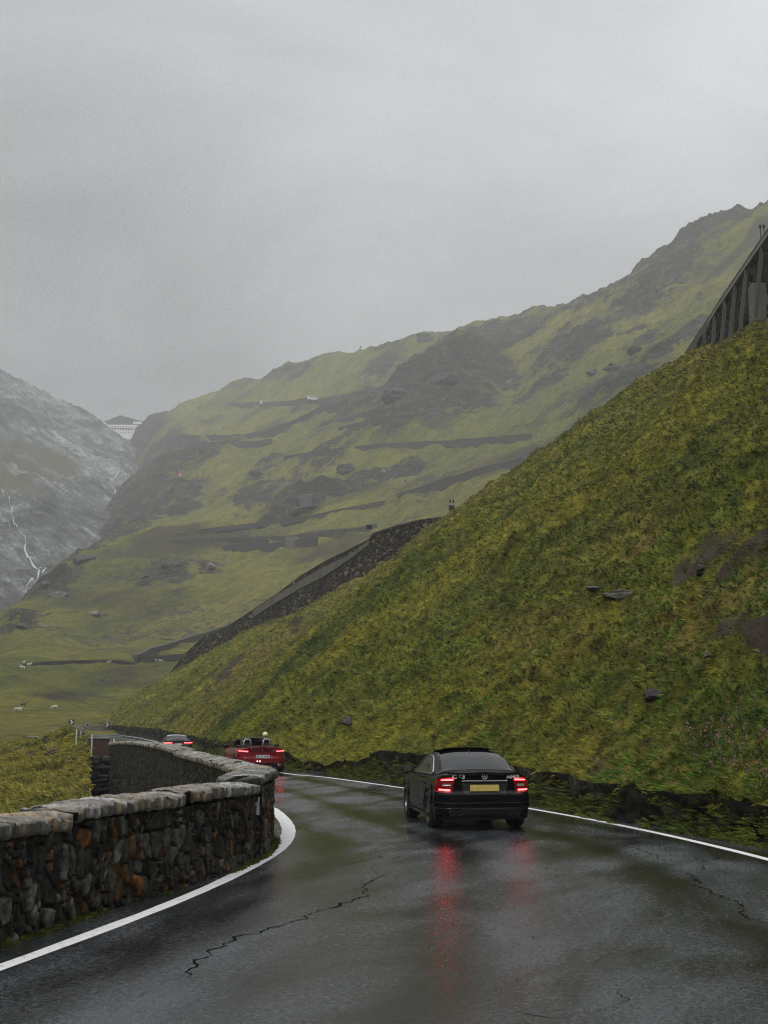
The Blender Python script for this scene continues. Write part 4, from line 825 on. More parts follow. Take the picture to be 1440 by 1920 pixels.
BL = [b for b in [(112, 1118, 6.5, 'big grey topped boulder on the lower left grass shoulder', 0), (88, 1096, 4.5, 'pale rock just above and left of the big grey topped boulder', 0), (178, 1152, 3.2, 'pale boulder in the middle of the brown shoulder', 0), (40, 1176, 3.8, 'dark boulder low on the far left grass slope', 1), (84, 1175, 2.2, 'small pale stone beside the dark low boulder', 0), (322, 1062, 5.5, 'dark rock with pale top on the green knoll', 1),
      (395, 1062, 4.2, 'pale cracked rock at the right of the green knoll', 0), (278, 1082, 4.5, 'dark stone cluster at the left of the green knoll', 1), (160, 1052, 7., 'black craggy rock at the edge of the gully', 1), (332, 1092, 3.2, 'dark rock below the green knoll', 1), (196, 1152, 1.6, 'small white stone near the middle boulder', 0), (575, 945, 11., 'dark crag on the green slope above the hairpin', 1), (560, 962, 7., 'broken foot of the dark crag above the hairpin', 1), (650, 882, 9., 'dark crag under the middle road wall', 1),
      (718, 886, 4., 'pale boulder in the scree under the middle wall', 0), (762, 902, 2.4, 'small pale block below the scree', 0), (830, 720, 15, 'upper dark crag under the skyline', 1), (742, 745, 13, 'grey crag left of the big dark crag', 1), (1152, 690, 9, 'dark crag on the slope near the buttressed wall', 1), (1192, 660, 7, 'dark jagged rock right of the slope crag', 1), (1110, 700, 6, 'small dark rock left of the slope crag', 1), (480, 890, 7., 'low dark outcrop left of the crag above the hairpin', 1)]]
for k, (a, b_, s_, l_, dk) in enumerate(BL): boulder(a, b_, s_ * .8, 200 + k, l_, material=M_DKROCK if dk == 1 else None, flat=.55)
T_NEAR = bvh(near_slope)
boulder(1226, 1303, .36, 301, 'dark flat rock sticking out of the grass left of the purple flowers', T_NEAR, M_DKROCK, flat=.38, rz=.1)
boulder(1156, 1118, .6, 302, 'pale lichen covered rock at the end of the bare track on the slope', T_NEAR, flat=.35, rz=.3)
boulder(1318, 1070, .38, 303, 'black rock at the bottom of the bare soil scar', T_NEAR, M_DKROCK, flat=.5)
boulder(1328, 1228, .15, 304, 'grey mossy rock half sunk in the slope below the scar', T_NEAR, flat=.5)
boulder(652, 1352, .32, 306, 'small dark stone in the grass above the road bank', T_NEAR, M_DKROCK, flat=.7)
boulder(1115, 1102, .28, 307, 'small flat grey stone left of the lichen covered rock', T_NEAR, flat=.3)
T_BANK = bvh(gb); boulder(102, 1416, .55, 308, 'small brown rock in the grass bank below the fence posts', T_BANK, M_RUST, flat=.6)
# hotel on the pass
Hc = at(224, 815, 1640); s_ = 1640 / F
ht = empty('hotel', (Hc.x, Hc.y, Hc.z), rad(8), 'long white hotel with a broad dark gabled roof on the mountain pass', 'building')
M_HW = mat('hotel render', (.78, .78, .75), .8); M_HR = mat('hotel slate roof', (.05, .052, .056), .7); M_WIN = mat('hotel window', (.05, .055, .06), .3)
Wd, Hh = 62., 13.5
MB().box((2, 6, Hh / 2 - 3), (Wd, 14, Hh + 6)).build('wall', M_HW, ht)
mb = MB(); g_ = [(-36, Hh - 4.0), (-36, Hh - 2.8), (-12, Hh + 6.5), (0, Hh + 12.5), (35, Hh + 3.8), (35, Hh + 1.2), (30, Hh + .5), (-30, Hh - 1.)]
vs = [(x, y, z) for y in (-1.2, 14.5) for x, z in g_]; m8 = 8
mb.add(vs, [tuple(range(8))[::-1], tuple(range(8, 16))] + [(i, (i + 1) % 8, 8 + (i + 1) % 8, 8 + i) for i in range(8)]); mb.build('roof', M_HR, ht)
for x0, x1, z0, z1 in ((-32, -17.5, Hh - 2.4, Hh + 1.8), (17, 28, Hh + 1.2, Hh + 4.4)):
    MB().box(((x0 + x1) / 2, -1.35, (z0 + z1) / 2), (x1 - x0, .5, z1 - z0)).build('gable_panel', M_HW, ht)
MB().box((2, -1.25, Hh * .60), (Wd - 2, .6, .8)).build('balcony', M_HR, ht)
w0 = MB().box((0, 0, 0), (1.3, .3, 1.5)).build('window', M_WIN, ht); w0.location = (-26, -1.15, 2.5); w0.parent = ht
for r_ in range(3):
    for c_ in range(17):
        if r_ == 0 and c_ == 0: continue
        x = -26 + c_ * 3.45; z = 2.5 + r_ * 3.9
        if r_ == 0 and c_ < 3: continue
        o = w0.copy(); C.objects.link(o); o.parent = ht; o.location = (x, -1.15, z)
for x, z in [(-16 + 4.4 * i, Hh + 2.8) for i in range(7)] + [(-9 + 5 * i, Hh + 5.5) for i in range(4)] + [(-2.5, Hh + 8), (3, Hh + 8)]:
    o = w0.copy(); C.objects.link(o); o.parent = ht; o.location = (x, -1.4, z); o.data = w0.data; o.name = 'dormer_window'; o.material_slots
# ground of the pass under the hotel
# ---- streams
def stream(pix, w, tree, label, seed, lift=.35):
    P = [hit(a, b_, tree, 1000) for a, b_ in pix]; Q, s = resample([tuple(p) for p in P], n=len(P) * 14, smooth=1)
    zt2 = []
    for q in Q:
        z = surf(q[0], q[1], tree); zt2.append((z if z is not None else q[2]) + lift)
    Q[:, 2] = zt2
    j = fbm(s * .04, s * 0, None, seed, 4) * w * 1.4; Q[:, 0] += j
    for i in range(len(Q)):
        z = surf(Q[i, 0], Q[i, 1], tree)
        if z is not None: Q[i, 2] = z + lift
    ww = w * .62 * (.25 + .9 * np.abs(fbm(s * .06, s * 0 + 3, None, seed + 1, 3)) + .35 * _h((s * .3).astype(int), (s * 0).astype(int), (s * 0).astype(int), seed))
    ww = ww * np.clip(.55 + 1.6 * fbm(s * .09, s * 0 + 7, None, seed + 5, 3), .12, 1.1)
    V = []
    for q, a in zip(Q, ww): V += [(q[0] - a / 2, q[1], q[2]), (q[0], q[1] - .2, q[2] + .5), (q[0] + a / 2, q[1], q[2])]
    o = mesh_np('mountain_stream', V, grid_faces(len(Q), 3), M_WATER); tag(o, kind='structure')
stream([(6, 922), (22, 940), (20, 962), (28, 992), (42, 1012), (46, 1035), (62, 1052), (76, 1066)], 2.3, T_MT, '', 1)
stream([(0, 958), (18, 975), (22, 1010), (38, 1030)], .8, T_MT, '', 4)
stream([(84, 1062), (70, 1074), (54, 1090), (45, 1104), (42, 1120)], 3.2, T_MT, '', 2)
stream([(197, 896), (206, 912), (216, 928), (226, 950)], 2.6, T_MT, '', 3)
stream([(206, 850), (232, 858), (240, 868), (222, 880), (200, 898)], 2.6, T_MT, '', 6)
# ---- small things on the skyline and slope
def onhill(px, py, tree=None): return hit(px, py, tree)
def post(px, py, h, label, seed=0, tree=None, w=.5):
    p = onhill(px, py, tree); o = MB().tube([(0, 0, -1), (0, 0, h)], w * .3, 6).box((0, 0, h - .6), (w * 2.2, w, 1.2), bev=.05).build('marker_post', M_DARKMET); o.location = p; return tag(o, label, 'post', 'tiny posts along the skyline')
post(676, 659, 5.5, 'dark post with a box on the skyline ridge above the high wall', w=1.0); post(705, 657, 3., 'short post with a flat top right of the taller skyline post', w=1.1)
post(345, 768, 4.5, 'small post where the skyline bends near the cliff', w=.8)
hb = hit(793, 640); hbt = empty('hut', tuple(hb), label='small dark square hut standing on the skyline ridge', cat='hut')
MB().box((0, 0, 2.5), (11, 7, 7), bev=.1).build('wall', M_FARWALL, hbt); MB().box((0, 0, 6.3), (12, 8, .7), bev=.1).build('roof', M_HR, hbt); MB().box((7.5, 0, 1.2), (4, 5, 4.2), bev=.1).build('annexe', M_FARWALL, hbt)
fp_ = hit(338, 901); fl = empty('trail_sign', tuple(fp_), label='tiny red and white sign on a post on the far green slope', cat='sign')
MB().tube([(0, 0, -1), (0, 0, 4)], .15, 6).build('pole', M_DARKMET, fl); MB().box((0, -.25, 4.3), (2.6, .12, 3.6)).build('panel', mat('red panel', (.45, .03, .06), .5), fl); MB().box((0, -.4, 3.9), (1.6, .1, .8)).build('stripe', M_WHITE, fl)
def minivan(px, py, label):
    p = hit(px, py); v = empty('parked_van', tuple(p + Vector((0, -1, 2.6))), rad(12), label, 'van', 'white vehicles on the top road')
    mb = MB(); pr = [(-2.6, .4), (-2.6, 2.1), (-2.3, 2.5), (1.1, 2.5), (1.8, 1.6), (2.6, 1.3), (2.6, .4)]
    vs = [(x * 1.7, y * 1.4, z * 1.5) for y in (-1, 1) for x, z in pr]; mb.add(vs, [tuple(range(7)), tuple(range(13, 6, -1))] + [(i, 7 + i, 7 + (i + 1) % 7, (i + 1) % 7) for i in range(7)]); mb.build('body', M_WHITE, v)
    MB().box((-.6, -1.42, 2.9), (4.6, .06, .8)).build('window', M_BLACK, v)
    for x in (-2.7, 2.7): MB().lathe([(0, -.2), (.5, -.2), (.5, .2), (0, .2)], 12, Matrix.Rotation(rad(90), 4, 'Z'), (x, -1.35, .5)).build('wheel', M_BLACK, v)
minivan(496, 764, 'white van parked on the top road below the skyline, left of the other'); minivan(586, 757, 'small white vehicle further right on the top road')
# ---- signs with chevrons, seen small
def sign(px, py, Y, size, label, kind='chevron', flip=1, hgt=None, back=False):
    p = at(px, py, Y); zg = p.z - (hgt or 1.0); t_ = empty('chevron_sign' if kind == 'chevron' else 'road_sign', (p.x, p.y, zg), rad(0), label, 'sign'); h = p.z - zg
    MB().tube([(0, .04, -.4), (0, .04, h + size * .3)], .03, 8).build('pole', M_GALV, t_)
    face = MB().box((0, 0, h), (size, .03, size), bev=.01).build('panel', M_BLACK if kind == 'chevron' and not back else (M_GALV if not back else M_DARKMET), t_)
    if kind == 'chevron' and not back:
        s = size * .36 * flip; vs = [(-s, -.025, h + size * .4), (-s * .1, -.025, h + size * .4), (s, -.025, h), (-s * .1, -.025, h - size * .4), (-s, -.025, h - size * .4), (s * .1, -.025, h)]
        MB().add(vs + [(x, y + .006, z) for x, y, z in vs], [(0, 1, 2, 5), (5, 2, 3, 4)]).build('chevron', M_WHITE, face if False else t_)
    return t_
sign(134, 1354, 150, .62, 'black and white chevron sign above the left end of the far guard rail', flip=1)
sign(201, 1359, 165, .55, 'chevron sign right of the far road beside the dark bank', flip=1, hgt=.8); 
sg = sign(201, 1352, 166, .34, 'small pale sign plate above the right chevron sign', kind='plate')
sg2 = sign(164, 1360, 120, .36, 'small square white sign at the bend before the far road', kind='plate', hgt=.9)
MB().box((0, -.035, .9 + .02), (.16, .012, .20)).build('symbol', M_BLACK, sg2)
# signs on the crest wall
def crest_sign(px, py, Y, parts_, label):
    b_ = at(px, py, Y); t_ = empty('road_sign', tuple(b_), label=label, cat='sign')
    for nm, x, z, w, h, mt in parts_:
        if nm == 'pole': MB().tube([(x, 0, -.6), (x, 0, z)], w, 8).build('pole', mt, t_)
        else: MB().box((x, -.05, z), (w, .04, h), bev=.008).build(nm, mt, t_)
crest_sign(847, 968, 149.5, [('pole', -.03, 1.9, .05, 0, M_GALV), ('pole', .12, 1.9, .04, 0, M_GALV), ('panel', -.17, 1.78, .17, .42, M_DARKMET), ('panel', .20, 1.78, .17, .42, M_DARKMET), ('plate', .02, 1.38, .55, .20, M_GALV), ('panel', 0., 1.0, .70, .62, M_DARKMET), ('plate', 0, .42, .22, .16, M_GALV)], 'cluster of dark sign backs on two poles at the right end of the crest wall')
crest_sign(696, 1000, 171, [('pole', .12, 1.1, .06, 0, M_GALV), ('panel', -.25, .85, .78, .62, M_DARKMET)], 'dark square sign back on a pole midway along the crest wall')
crest_sign(1429, 441, 102.6, [('pole', -.12, .9, .04, 0, M_DARKMET), ('pole', .16, .9, .04, 0, M_DARKMET), ('panel', -.14, .75, .2, .32, M_DARKMET), ('panel', .16, .75, .2, .32, M_DARKMET)], 'pair of small dark signs on top of the buttressed wall')
# far guard rail, kerb wall and fence posts
gr = empty('guard_rail', tuple(at(150, 1370, 150)), label='metal guard rail curving round the bend left of the far road', cat='guard rail'); O = gr.location
gp_ = [at(133, 1362.5, 150) - O, at(150, 1365, 140) - O, at(158, 1368, 125) - O, at(157, 1373, 105) - O, at(150, 1376, 92) - O]
Gp, _ = resample([tuple(p) for p in gp_], n=24, smooth=2); mb = MB()
vs = [v for p in Gp for v in ((p[0], p[1], p[2] - .16), (p[0] - .03, p[1] - .05, p[2]), (p[0], p[1], p[2] + .16), (p[0] + .05, p[1] + .05, p[2]))]
mb.add(vs, [(i * 4 + j, i * 4 + 4 + j, i * 4 + 4 + (j + 1) % 4, i * 4 + (j + 1) % 4) for i in range(23) for j in range(4)]); mb.build('rail', M_GALV, gr)
for k in range(0, 24, 4): MB().tube([Vector(Gp[k]) - Vector((0, -.08, 1.0)), Vector(Gp[k]) + Vector((0, .08, .1))], .06, 6).build('post', M_DARKMET, gr)
kw = MB(); a, b_ = at(131, 1371.5, 172), at(217, 1371.5, 172)
kwo = empty('kerb_wall', tuple((a + b_) / 2), label='low grey concrete wall along the back of the far road', cat='wall')
MB().box((0, 0, .15), ((b_ - a).x + 2, .4, 1.1), bev=.05).build('wall_face', M_CONC, kwo); MB().box((0, 0, .73), ((b_ - a).x + 2.1, .5, .08)).build('coping', M_CONCP, kwo)
fpost = None
FP = [(143, 1368, 1385, 66), (172, 1377, 1399, 61.3), (112, 1367, 1377, 95), (118, 1366, 1376, 96), (105, 1368, 1378, 97), (125, 1366, 1376, 92), (98, 1370, 1379, 99), (151, 1372, 1386, 84), (133, 1369, 1381, 78)]
FL = ['taller white stake at the left of the bend', 'grey stake in front of the rusty panel', 'third thin fence stake from the left on the grass bank', 'fourth thin fence stake from the left on the grass bank', 'second thin fence stake from the left on the grass bank', 'fifth thin fence stake from the left on the grass bank', 'leftmost thin fence stake on the grass bank', 'dark stake under the end of the guard rail', 'short stake between the thin stakes and the white stake']
for (px, y0, y1, Yd), l_ in zip(FP, FL):
    a, b_ = at(px, y0, Yd), at(px, y1, Yd)
    if fpost is None:
        fpost = MB().tube([(0, 0, -.8), (0, 0, .97)], .032, 8).tube([(0, 0, .97), (0, 0, 1.0)], [.036, .01], 8).build('fence_post', M_WHITE); o = fpost
    else: o = fpost.copy(); C.objects.link(o)
    o.location = b_; o.scale = (1, 1, max(.3, (a - b_).z)); tag(o, l_, 'post', 'stakes along the top of the grass bank')
# ---- goats and sheep
def skin(name, pts, edges, radii, material, parent=None, sub=1):
    me = bpy.data.meshes.new(name); me.from_pydata(pts, edges, []); o = bpy.data.objects.new(name, me); C.objects.link(o)
    md_ = o.modifiers.new('skin', 'SKIN'); md_.use_smooth_shade = True
    for v, r in zip(me.skin_vertices[0].data, radii): v.radius = (r, r) if not isinstance(r, tuple) else r; v.use_root = False
    me.skin_vertices[0].data[0].use_root = True
    if sub: o.modifiers.new('sub', 'SUBSURF').levels = sub; o.modifiers['sub'].render_levels = sub
    dg = bpy.context.evaluated_depsgraph_get(); me2 = bpy.data.meshes.new_from_object(o.evaluated_get(dg)); o.modifiers.clear(); o.data = me2
    me2.materials.clear(); me2.materials.append(material)
    for p in me2.polygons: p.use_smooth = True
    if parent: o.parent = parent
    return o
M_WOOL = mat('pale wool', (.50, .47, .40), .9); M_DWOOL = mat('brown wool', (.06, .045, .03), .9)
def goat_mesh(graze):
    hd = [(.78, 0, .50), (.95, 0, .30), (1.06, 0, .12)] if graze else [(.72, 0, .95), (.84, 0, 1.12), (1.02, 0, 1.05)]
    pts = [(0, 0, .68), (.28, 0, .68), (.50, 0, .70)] + hd + [(-.30, 0, .70), (-.50, 0, .72), (-.60, 0, .62)]; e = [(0, 1), (1, 2), (2, 3), (3, 4), (4, 5), (0, 6), (6, 7), (7, 8)]; r = [.24, .23, .19, .11, .10, .05, .23, .16, .04]
    for (x, y, pa) in ((.42, .13, 2), (.46, -.13, 2), (-.42, .14, 7), (-.38, -.14, 7)):
        b_ = len(pts); k = .06 if pa == 2 else -.07
        pts += [(x, y, .48), (x + k * .5, y, .26), (x, y, .02)]; e += [(pa, b_), (b_, b_ + 1), (b_ + 1, b_ + 2)]; r += [.085, .045, .032]
    b_ = len(pts); h0 = 4; pts += [(hd[1][0] - .06, .10, hd[1][2] + .06), (hd[1][0] - .06, -.10, hd[1][2] + .06)]; e += [(h0, b_), (h0, b_ + 1)]; r += [.03, .03]
    return pts, e, r
GT = {}
for gz in (0, 1):
    for cl_ in (0, 1):
        pass
def goat(px, py, graze, dark, rz, label, s=1.15, tree=None):
    s *= .62
    key = (graze, dark)
    if key not in GT: GT[key] = o = skin('goat', *goat_mesh(graze), M_DWOOL if dark else M_WOOL)
    else: o = GT[key].copy(); C.objects.link(o)
    o.location = hit(px, py, tree); o.rotation_euler = (0, 0, rz); o.scale = (s, s, s)
    tag(o, label, 'goat', 'goats grazing on the meadow')
goat(103, 1331, 1, 0, rad(175), 'largest white goat grazing below the bare strip in the meadow', 1.3)
goat(31, 1335, 1, 0, rad(10), 'white goat left of the dark one on the lower left meadow'); goat(38, 1334, 1, 0, rad(150), 'white goat touching its neighbour at the lower left'); goat(43, 1326, 0, 1, rad(20), 'dark goat on the lower left meadow')
goat(43, 1256, 0, 0, rad(160), 'white goat lowest of the three at the upper left', 1.5); goat(54, 1251, 0, 0, rad(60), 'white goat standing right of its two companions', 1.5); goat(44, 1247, 0, 0, rad(90), 'white goat with its head up behind the lowest one', 1.5)
goat(194, 1279, 1, 1, rad(180), 'brown goat at the end of the bare strip'); goat(292, 1252, 1, 1, rad(10), 'brown goat below the broad dark wall'); goat(302, 1242, 0, 0, rad(170), 'pale goat against the broad dark wall', 1.2); goat(290, 1241, 1, 0, rad(0), 'pale goat left of the one against the dark wall', 1.2)
goat(157, 1243, 0, 0, rad(90), 'pale goat on the meadow path', 1.2); goat(203, 1245, 0, 0, rad(20), 'pale goat further right on the meadow path', 1.2)
# ---- purple willowherb on the bank
M_PINK = mat('pink petals', (.26, .09, .13), .7); M_STEM = mat('weed leaf', (.05, .085, .02), .7)
rg = random.Random(5)
def weed(n):
    m1, m2 = MB(), MB()
    for i in range(n):
        x, y = rg.gauss(0, .16), rg.gauss(0, .16); h = rg.uniform(.35, .65); tx, ty = x + rg.gauss(0, .06), y + rg.gauss(0, .06)
        m1.tube([(0, 0, -.1), ((x + tx) / 2, (y + ty) / 2, h * .5), (tx, ty, h)], [.008, .006, .003], 4)
        for q in range(4):
            z = h * (.12 + .1 * q); a = rg.uniform(0, 6.3); c_, s_ = math.cos(a), math.sin(a); l_ = .11
            m1.add([(x, y, z), (x + c_ * l_ * .5 - s_ * .015, y + s_ * l_ * .5 + c_ * .015, z + .03), (x + c_ * l_, y + s_ * l_, z), (x + c_ * l_ * .5 + s_ * .015, y + s_ * l_ * .5 - c_ * .015, z + .03)], [(0, 1, 2, 3)])
        for q in range(9):
            z = h * rg.uniform(.62, 1.); a = rg.uniform(0, 6.3); rr = .035; c_, s_ = math.cos(a) * rr, math.sin(a) * rr; k = .016
            m2.add([(tx + c_ * .2, ty + s_ * .2, z - k), (tx + c_ - s_ * .4, ty + s_ + c_ * .4, z), (tx + c_ * 1.2, ty + s_ * 1.2, z + k), (tx + c_ + s_ * .4, ty + s_ - c_ * .4, z)], [(0, 1, 2, 3)])
    return m1, m2
wd = [weed(4), weed(6)]; first = {}
WP = [(1352, 1392, 'highest clump of pink flowers above the others'), (1318, 1395, 'pink flower clump at the upper left'), (1384, 1410, 'dense pink flower clump at the centre of the patch'), (1362, 1418, 'pink flower clump just left of the centre one'), (1398, 1428, 'small pink clump below the dense centre one'), (1338, 1448, 'single low pink clump at the lower left'), (1432, 1416, 'pink clump at the right edge of the photo'), (1420, 1472, 'reddish pink clump lowest on the right'), (1300, 1412, 'leftmost pale pink clump beside the bright grass'), (1372, 1462, 'faint pink clump between the low ones'), (1390, 1350, 'lone pink clump high in the dark grass')]
for k, (a, b_, l_) in enumerate(WP):
    p = hit(a, b_ + 8, T_NEAR); v = k % 2; r = empty('willowherb', tuple(p), rg.uniform(0, 6), l_, 'flower', 'pink flowers growing on the slope')
    if v not in first: first[v] = (wd[v][0].build('stems', M_STEM, r), wd[v][1].build('blossom', M_PINK, r))
    else:
        for o in first[v]: q = o.copy(); C.objects.link(q); q.parent = r
# ================================================================ cars
def paint(name, col, metal=.0):
    m, t, b = new_mat(name); b.inputs['Base Color'].default_value = (*col, 1); b.inputs['Metallic'].default_value = metal; b.inputs['Roughness'].default_value = .45; b.inputs['Specular IOR Level'].default_value = .0
    b.inputs['Coat Weight'].default_value = 1. if col[0] > .1 else .6; b.inputs['Coat IOR'].default_value = 1.42; b.inputs['Coat Roughness'].default_value = .06
    co = N(t, 'ShaderNodeTexCoord').outputs['Object']                                       # rain beads on the paint
    v = N(t, 'ShaderNodeTexVoronoi'); v.inputs['Scale'].default_value = 85; t.links.new(co, v.inputs['Vector'])
    d = ramp(t, v.outputs['Distance'], [(.0, 1.), (.28, 0.)]); t.links.new(bump(t, d, .03, .002), b.inputs['Coat Normal']); return m
M_PBLACK = paint('black car paint', (.003, .003, .004)); M_PRED = paint('dark red car paint', (.17, .006, .012), .1); M_PGREY = paint('dark grey car paint', (.018, .022, .025))
def tinted(name, c=(.008, .009, .010), r=.04, spec=.34):
    m, t, b = new_mat(name); b.inputs['Base Color'].default_value = (*c, 1); b.inputs['Roughness'].default_value = r; b.inputs['Specular IOR Level'].default_value = spec
    co = N(t, 'ShaderNodeTexCoord').outputs['Object']; v = N(t, 'ShaderNodeTexVoronoi'); v.inputs['Scale'].default_value = 60; mp_ = N(t, 'ShaderNodeMapping'); mp_.inputs['Scale'].default_value = (1, .35, .35)
    t.links.new(co, mp_.inputs['Vector']); t.links.new(mp_.outputs[0], v.inputs['Vector']); t.links.new(bump(t, ramp(t, v.outputs['Distance'], [(0., 1.), (.3, 0.)]), .22, .003), b.inputs['Normal'])
    return m
M_GLASS = tinted('tinted car glass'); M_SIDEGL = tinted('side glass', (.004, .004, .005), .04, .3)
M_CHROME = mat('chrome', (.62, .63, .65), .16, 1.); M_TYRE = mat('tyre rubber', (.012, .012, .012), .7); M_RIM = mat('alloy rim', (.20, .20, .21), .32, .9); M_TRIM = mat('black plastic', (.009, .009, .010), .45)
M_LENS = mat('red lamp lens', (.09, .002, .003), .12, emit=(1., .010, .014), es=.04); M_LAMP = mat('lit lamp strip', (.8, .1, .08), .3, emit=(1., .04, .045), es=LAMP)
M_LAMP2 = mat('lit small lamp', (.8, .4, .3), .3, emit=(1., .75, .62), es=3.); M_CLEAR = mat('clear lamp lens', (.35, .33, .33), .12, .4)
M_BADGE = mat('brushed badge', (.70, .71, .72), .5, .3)
M_CABIN = mat('cabin black', (.01, .01, .01), .8); M_SEAT = mat('dark leather', (.02, .018, .017), .6); M_SILV = mat('satin silver', (.42, .43, .44), .35, .7)
m, t, b = new_mat('yellow plate'); M_YPLATE = m
t.links.new(mix(t, noise(t, N(t, 'ShaderNodeTexCoord').outputs['Object'], 14., 3, .6), (.34, .26, .05), (.66, .55, .16)), b.inputs['Base Color']); b.inputs['Roughness'].default_value = .4
M_WPLATE = mat('white plate', (.55, .56, .55), .4); M_INK = mat('plate ink', (.01, .01, .012), .5); M_EU = mat('plate blue band', (.02, .05, .30), .5)
class Car:
    def __init__(s, P, root, pmat):
        s.P = P; s.root = root; L, w = P['L'], P['w']; rr, rf = P.get('rr', .30), P.get('rf', .55)
        H = []                                                            # half outline from rear centre to front centre
        bow, bowf = P.get('bow', .10), P.get('bowf', .22)
        for i in range(40): x = (w - rr) * i / 39; H.append((x, bow * (x / w) ** 2))
        for i in range(1, 24): a = -math.pi / 2 + (math.pi / 2) * i / 24; H.append((w - rr + rr * math.cos(a), bow * ((w - rr) / w) ** 2 + rr + rr * math.sin(a)))
        H.append((w, rr + .12)); H.append((w, L - rf - bowf * .8))
        for i in range(1, 24): a = (math.pi / 2) * i / 24; H.append((w - rf + rf * math.cos(a), L - rf - bowf * .7 + rf * math.sin(a)))
        for i in range(30): x = (w - rf) * (1 - i / 29); H.append((x, L - bowf * (x / w) ** 2 * (1 if True else 0)))
        Q, s.A = resample([(x, y, 0) for x, y in H], n=300, smooth=1); s.Q = Q[:, :2]
        T_ = np.gradient(s.Q, axis=0); T_ /= np.linalg.norm(T_, axis=1)[:, None]; s.N = np.stack([T_[:, 1], -T_[:, 0]], 1)
    def I(s, key, v): tb = s.P[key]; return np.interp(v, [a for a, _ in tb], [b for _, b in tb])
    def pt(s, a, z, off=0.):                                              # a = distance round the outline, z = height
        x = np.interp(a, s.A, s.Q[:, 0]); y = np.interp(a, s.A, s.Q[:, 1]); nx = np.interp(a, s.A, s.N[:, 0]); ny = np.interp(a, s.A, s.N[:, 1])
        ins = s.I('side', z) * np.abs(nx) ** 2 + np.where(ny < 0, s.I('rear', z), s.I('front', z)) * ny ** 2
        k = off - ins; taper = s.I('plan', y)
        return np.stack([(x + nx * k) * taper, y + ny * k, z + 0 * x], -1)
    def zlow(s, a):
        y = np.interp(a, s.A, s.Q[:, 1]); nx = np.interp(a, s.A, s.N[:, 0]); zb = np.full_like(np.asarray(y, float), s.P['zb'])
        zb = np.where(y < .35, s.P['zb'] + .10, zb)
        for yw in s.P['wheels']:
            R = s.P['R'] + .055; q = R * R - (y - yw) ** 2; zb = np.where((q > 0), np.maximum(zb, s.P['R'] + np.sqrt(np.maximum(q, 0))), zb)
        return zb
    def body(s, material):
        n = len(s.A); m = 26; a = s.A; zl = s.zlow(a); zt = s.I('side_top', s.Q[:, 1]); TT = np.linspace(0, 1, m)
        Z = zl[:, None] + (zt - zl)[:, None] * TT; A_ = np.repeat(a[:, None], m, 1); G = s.pt(A_, Z)
        fl = np.zeros_like(Z)
        for yw in s.P['wheels']:
            d = np.hypot(s.Q[:, 1][:, None] - yw, Z - s.P['R']); fl += .025 * np.exp(-((d - s.P['R'] - .06) / .09) ** 2)
        G[..., 0] += fl
        Rg = G.copy(); Lg = G.copy(); Lg[..., 0] *= -1; kx = 17
        top = Rg[:, -1]; tg = np.linspace(-1, 1, kx); cr = s.I('crown', s.Q[:, 1])
        Tp = np.stack([top[:, 0][:, None] * tg, np.repeat(top[:, 1][:, None], kx, 1), top[:, 2][:, None] + cr[:, None] * (1 - np.abs(tg) ** 3.2)], -1)
        bot = Rg[:, 0]; Bt = np.stack([bot[:, 0][:, None] * tg, np.repeat(bot[:, 1][:, None], kx, 1), np.repeat(bot[:, 2][:, None], kx, 1)], -1)
        V = np.concatenate([Rg.reshape(-1, 3), Lg.reshape(-1, 3), Tp.reshape(-1, 3), Bt.reshape(-1, 3)]); f = grid_faces(n, m); g = grid_faces(n, kx); o = n * m
        o = mesh_np('body', V, np.concatenate([f, f[:, ::-1] + n * m, g[:, ::-1] + 2 * n * m, g + 2 * n * m + n * kx]), material, s.root)
        bm = bmesh.new(); bm.from_mesh(o.data); bmesh.ops.remove_doubles(bm, verts=bm.verts[:], dist=.0008); bm.to_mesh(o.data); bm.free()
        o.data.polygons.foreach_set('use_smooth', [True] * len(o.data.polygons)); s.bodyo = o; return o
    def patch(s, name, a0, a1, z0, z1, off, material, side=1, parent=None, nu=24, nz=10, za0=None, za1=None, both=False):
        """a panel lying on the skin between outline distances a0..a1 (lower edge) / za0..za1 (upper edge)"""
        za0 = a0 if za0 is None else za0; za1 = a1 if za1 is None else za1; T = np.linspace(0, 1, nz)[None]; U = np.linspace(0, 1, nu)[:, None]
        f0 = z0 if not isinstance(z0, tuple) else z0[0] + (z0[1] - z0[0]) * U; f1 = z1 if not isinstance(z1, tuple) else z1[0] + (z1[1] - z1[0]) * U
        A0 = a0 + (za0 - a0) * T; A1 = a1 + (za1 - a1) * T; A_ = A0 + (A1 - A0) * U; Z = f0 + (f1 - f0) * T + 0 * A_
        G = s.pt(np.abs(A_), Z, off); G0 = s.pt(np.abs(A_), Z, off - .02); sg = np.sign(A_ + 1e-9)
        G[..., 0] *= sg * side; G0[..., 0] *= sg * side
        n_ = nu * nz; g = grid_faces(nu, nz); V = np.concatenate([G.reshape(-1, 3), G0.reshape(-1, 3)])
        idx = np.arange(n_).reshape(nu, nz); rim = list(idx[:, 0]) + list(idx[-1, 1:]) + list(idx[-2::-1, -1]) + list(idx[0, -2:0:-1]); rim = np.array(rim)
        q = np.stack([rim, np.roll(rim, -1), np.roll(rim, -1) + n_, rim + n_], 1); fc = np.concatenate([g, q])
        o = mesh_np(name, V, fc if side > 0 else fc[:, ::-1].copy(), material, parent or s.root); return o
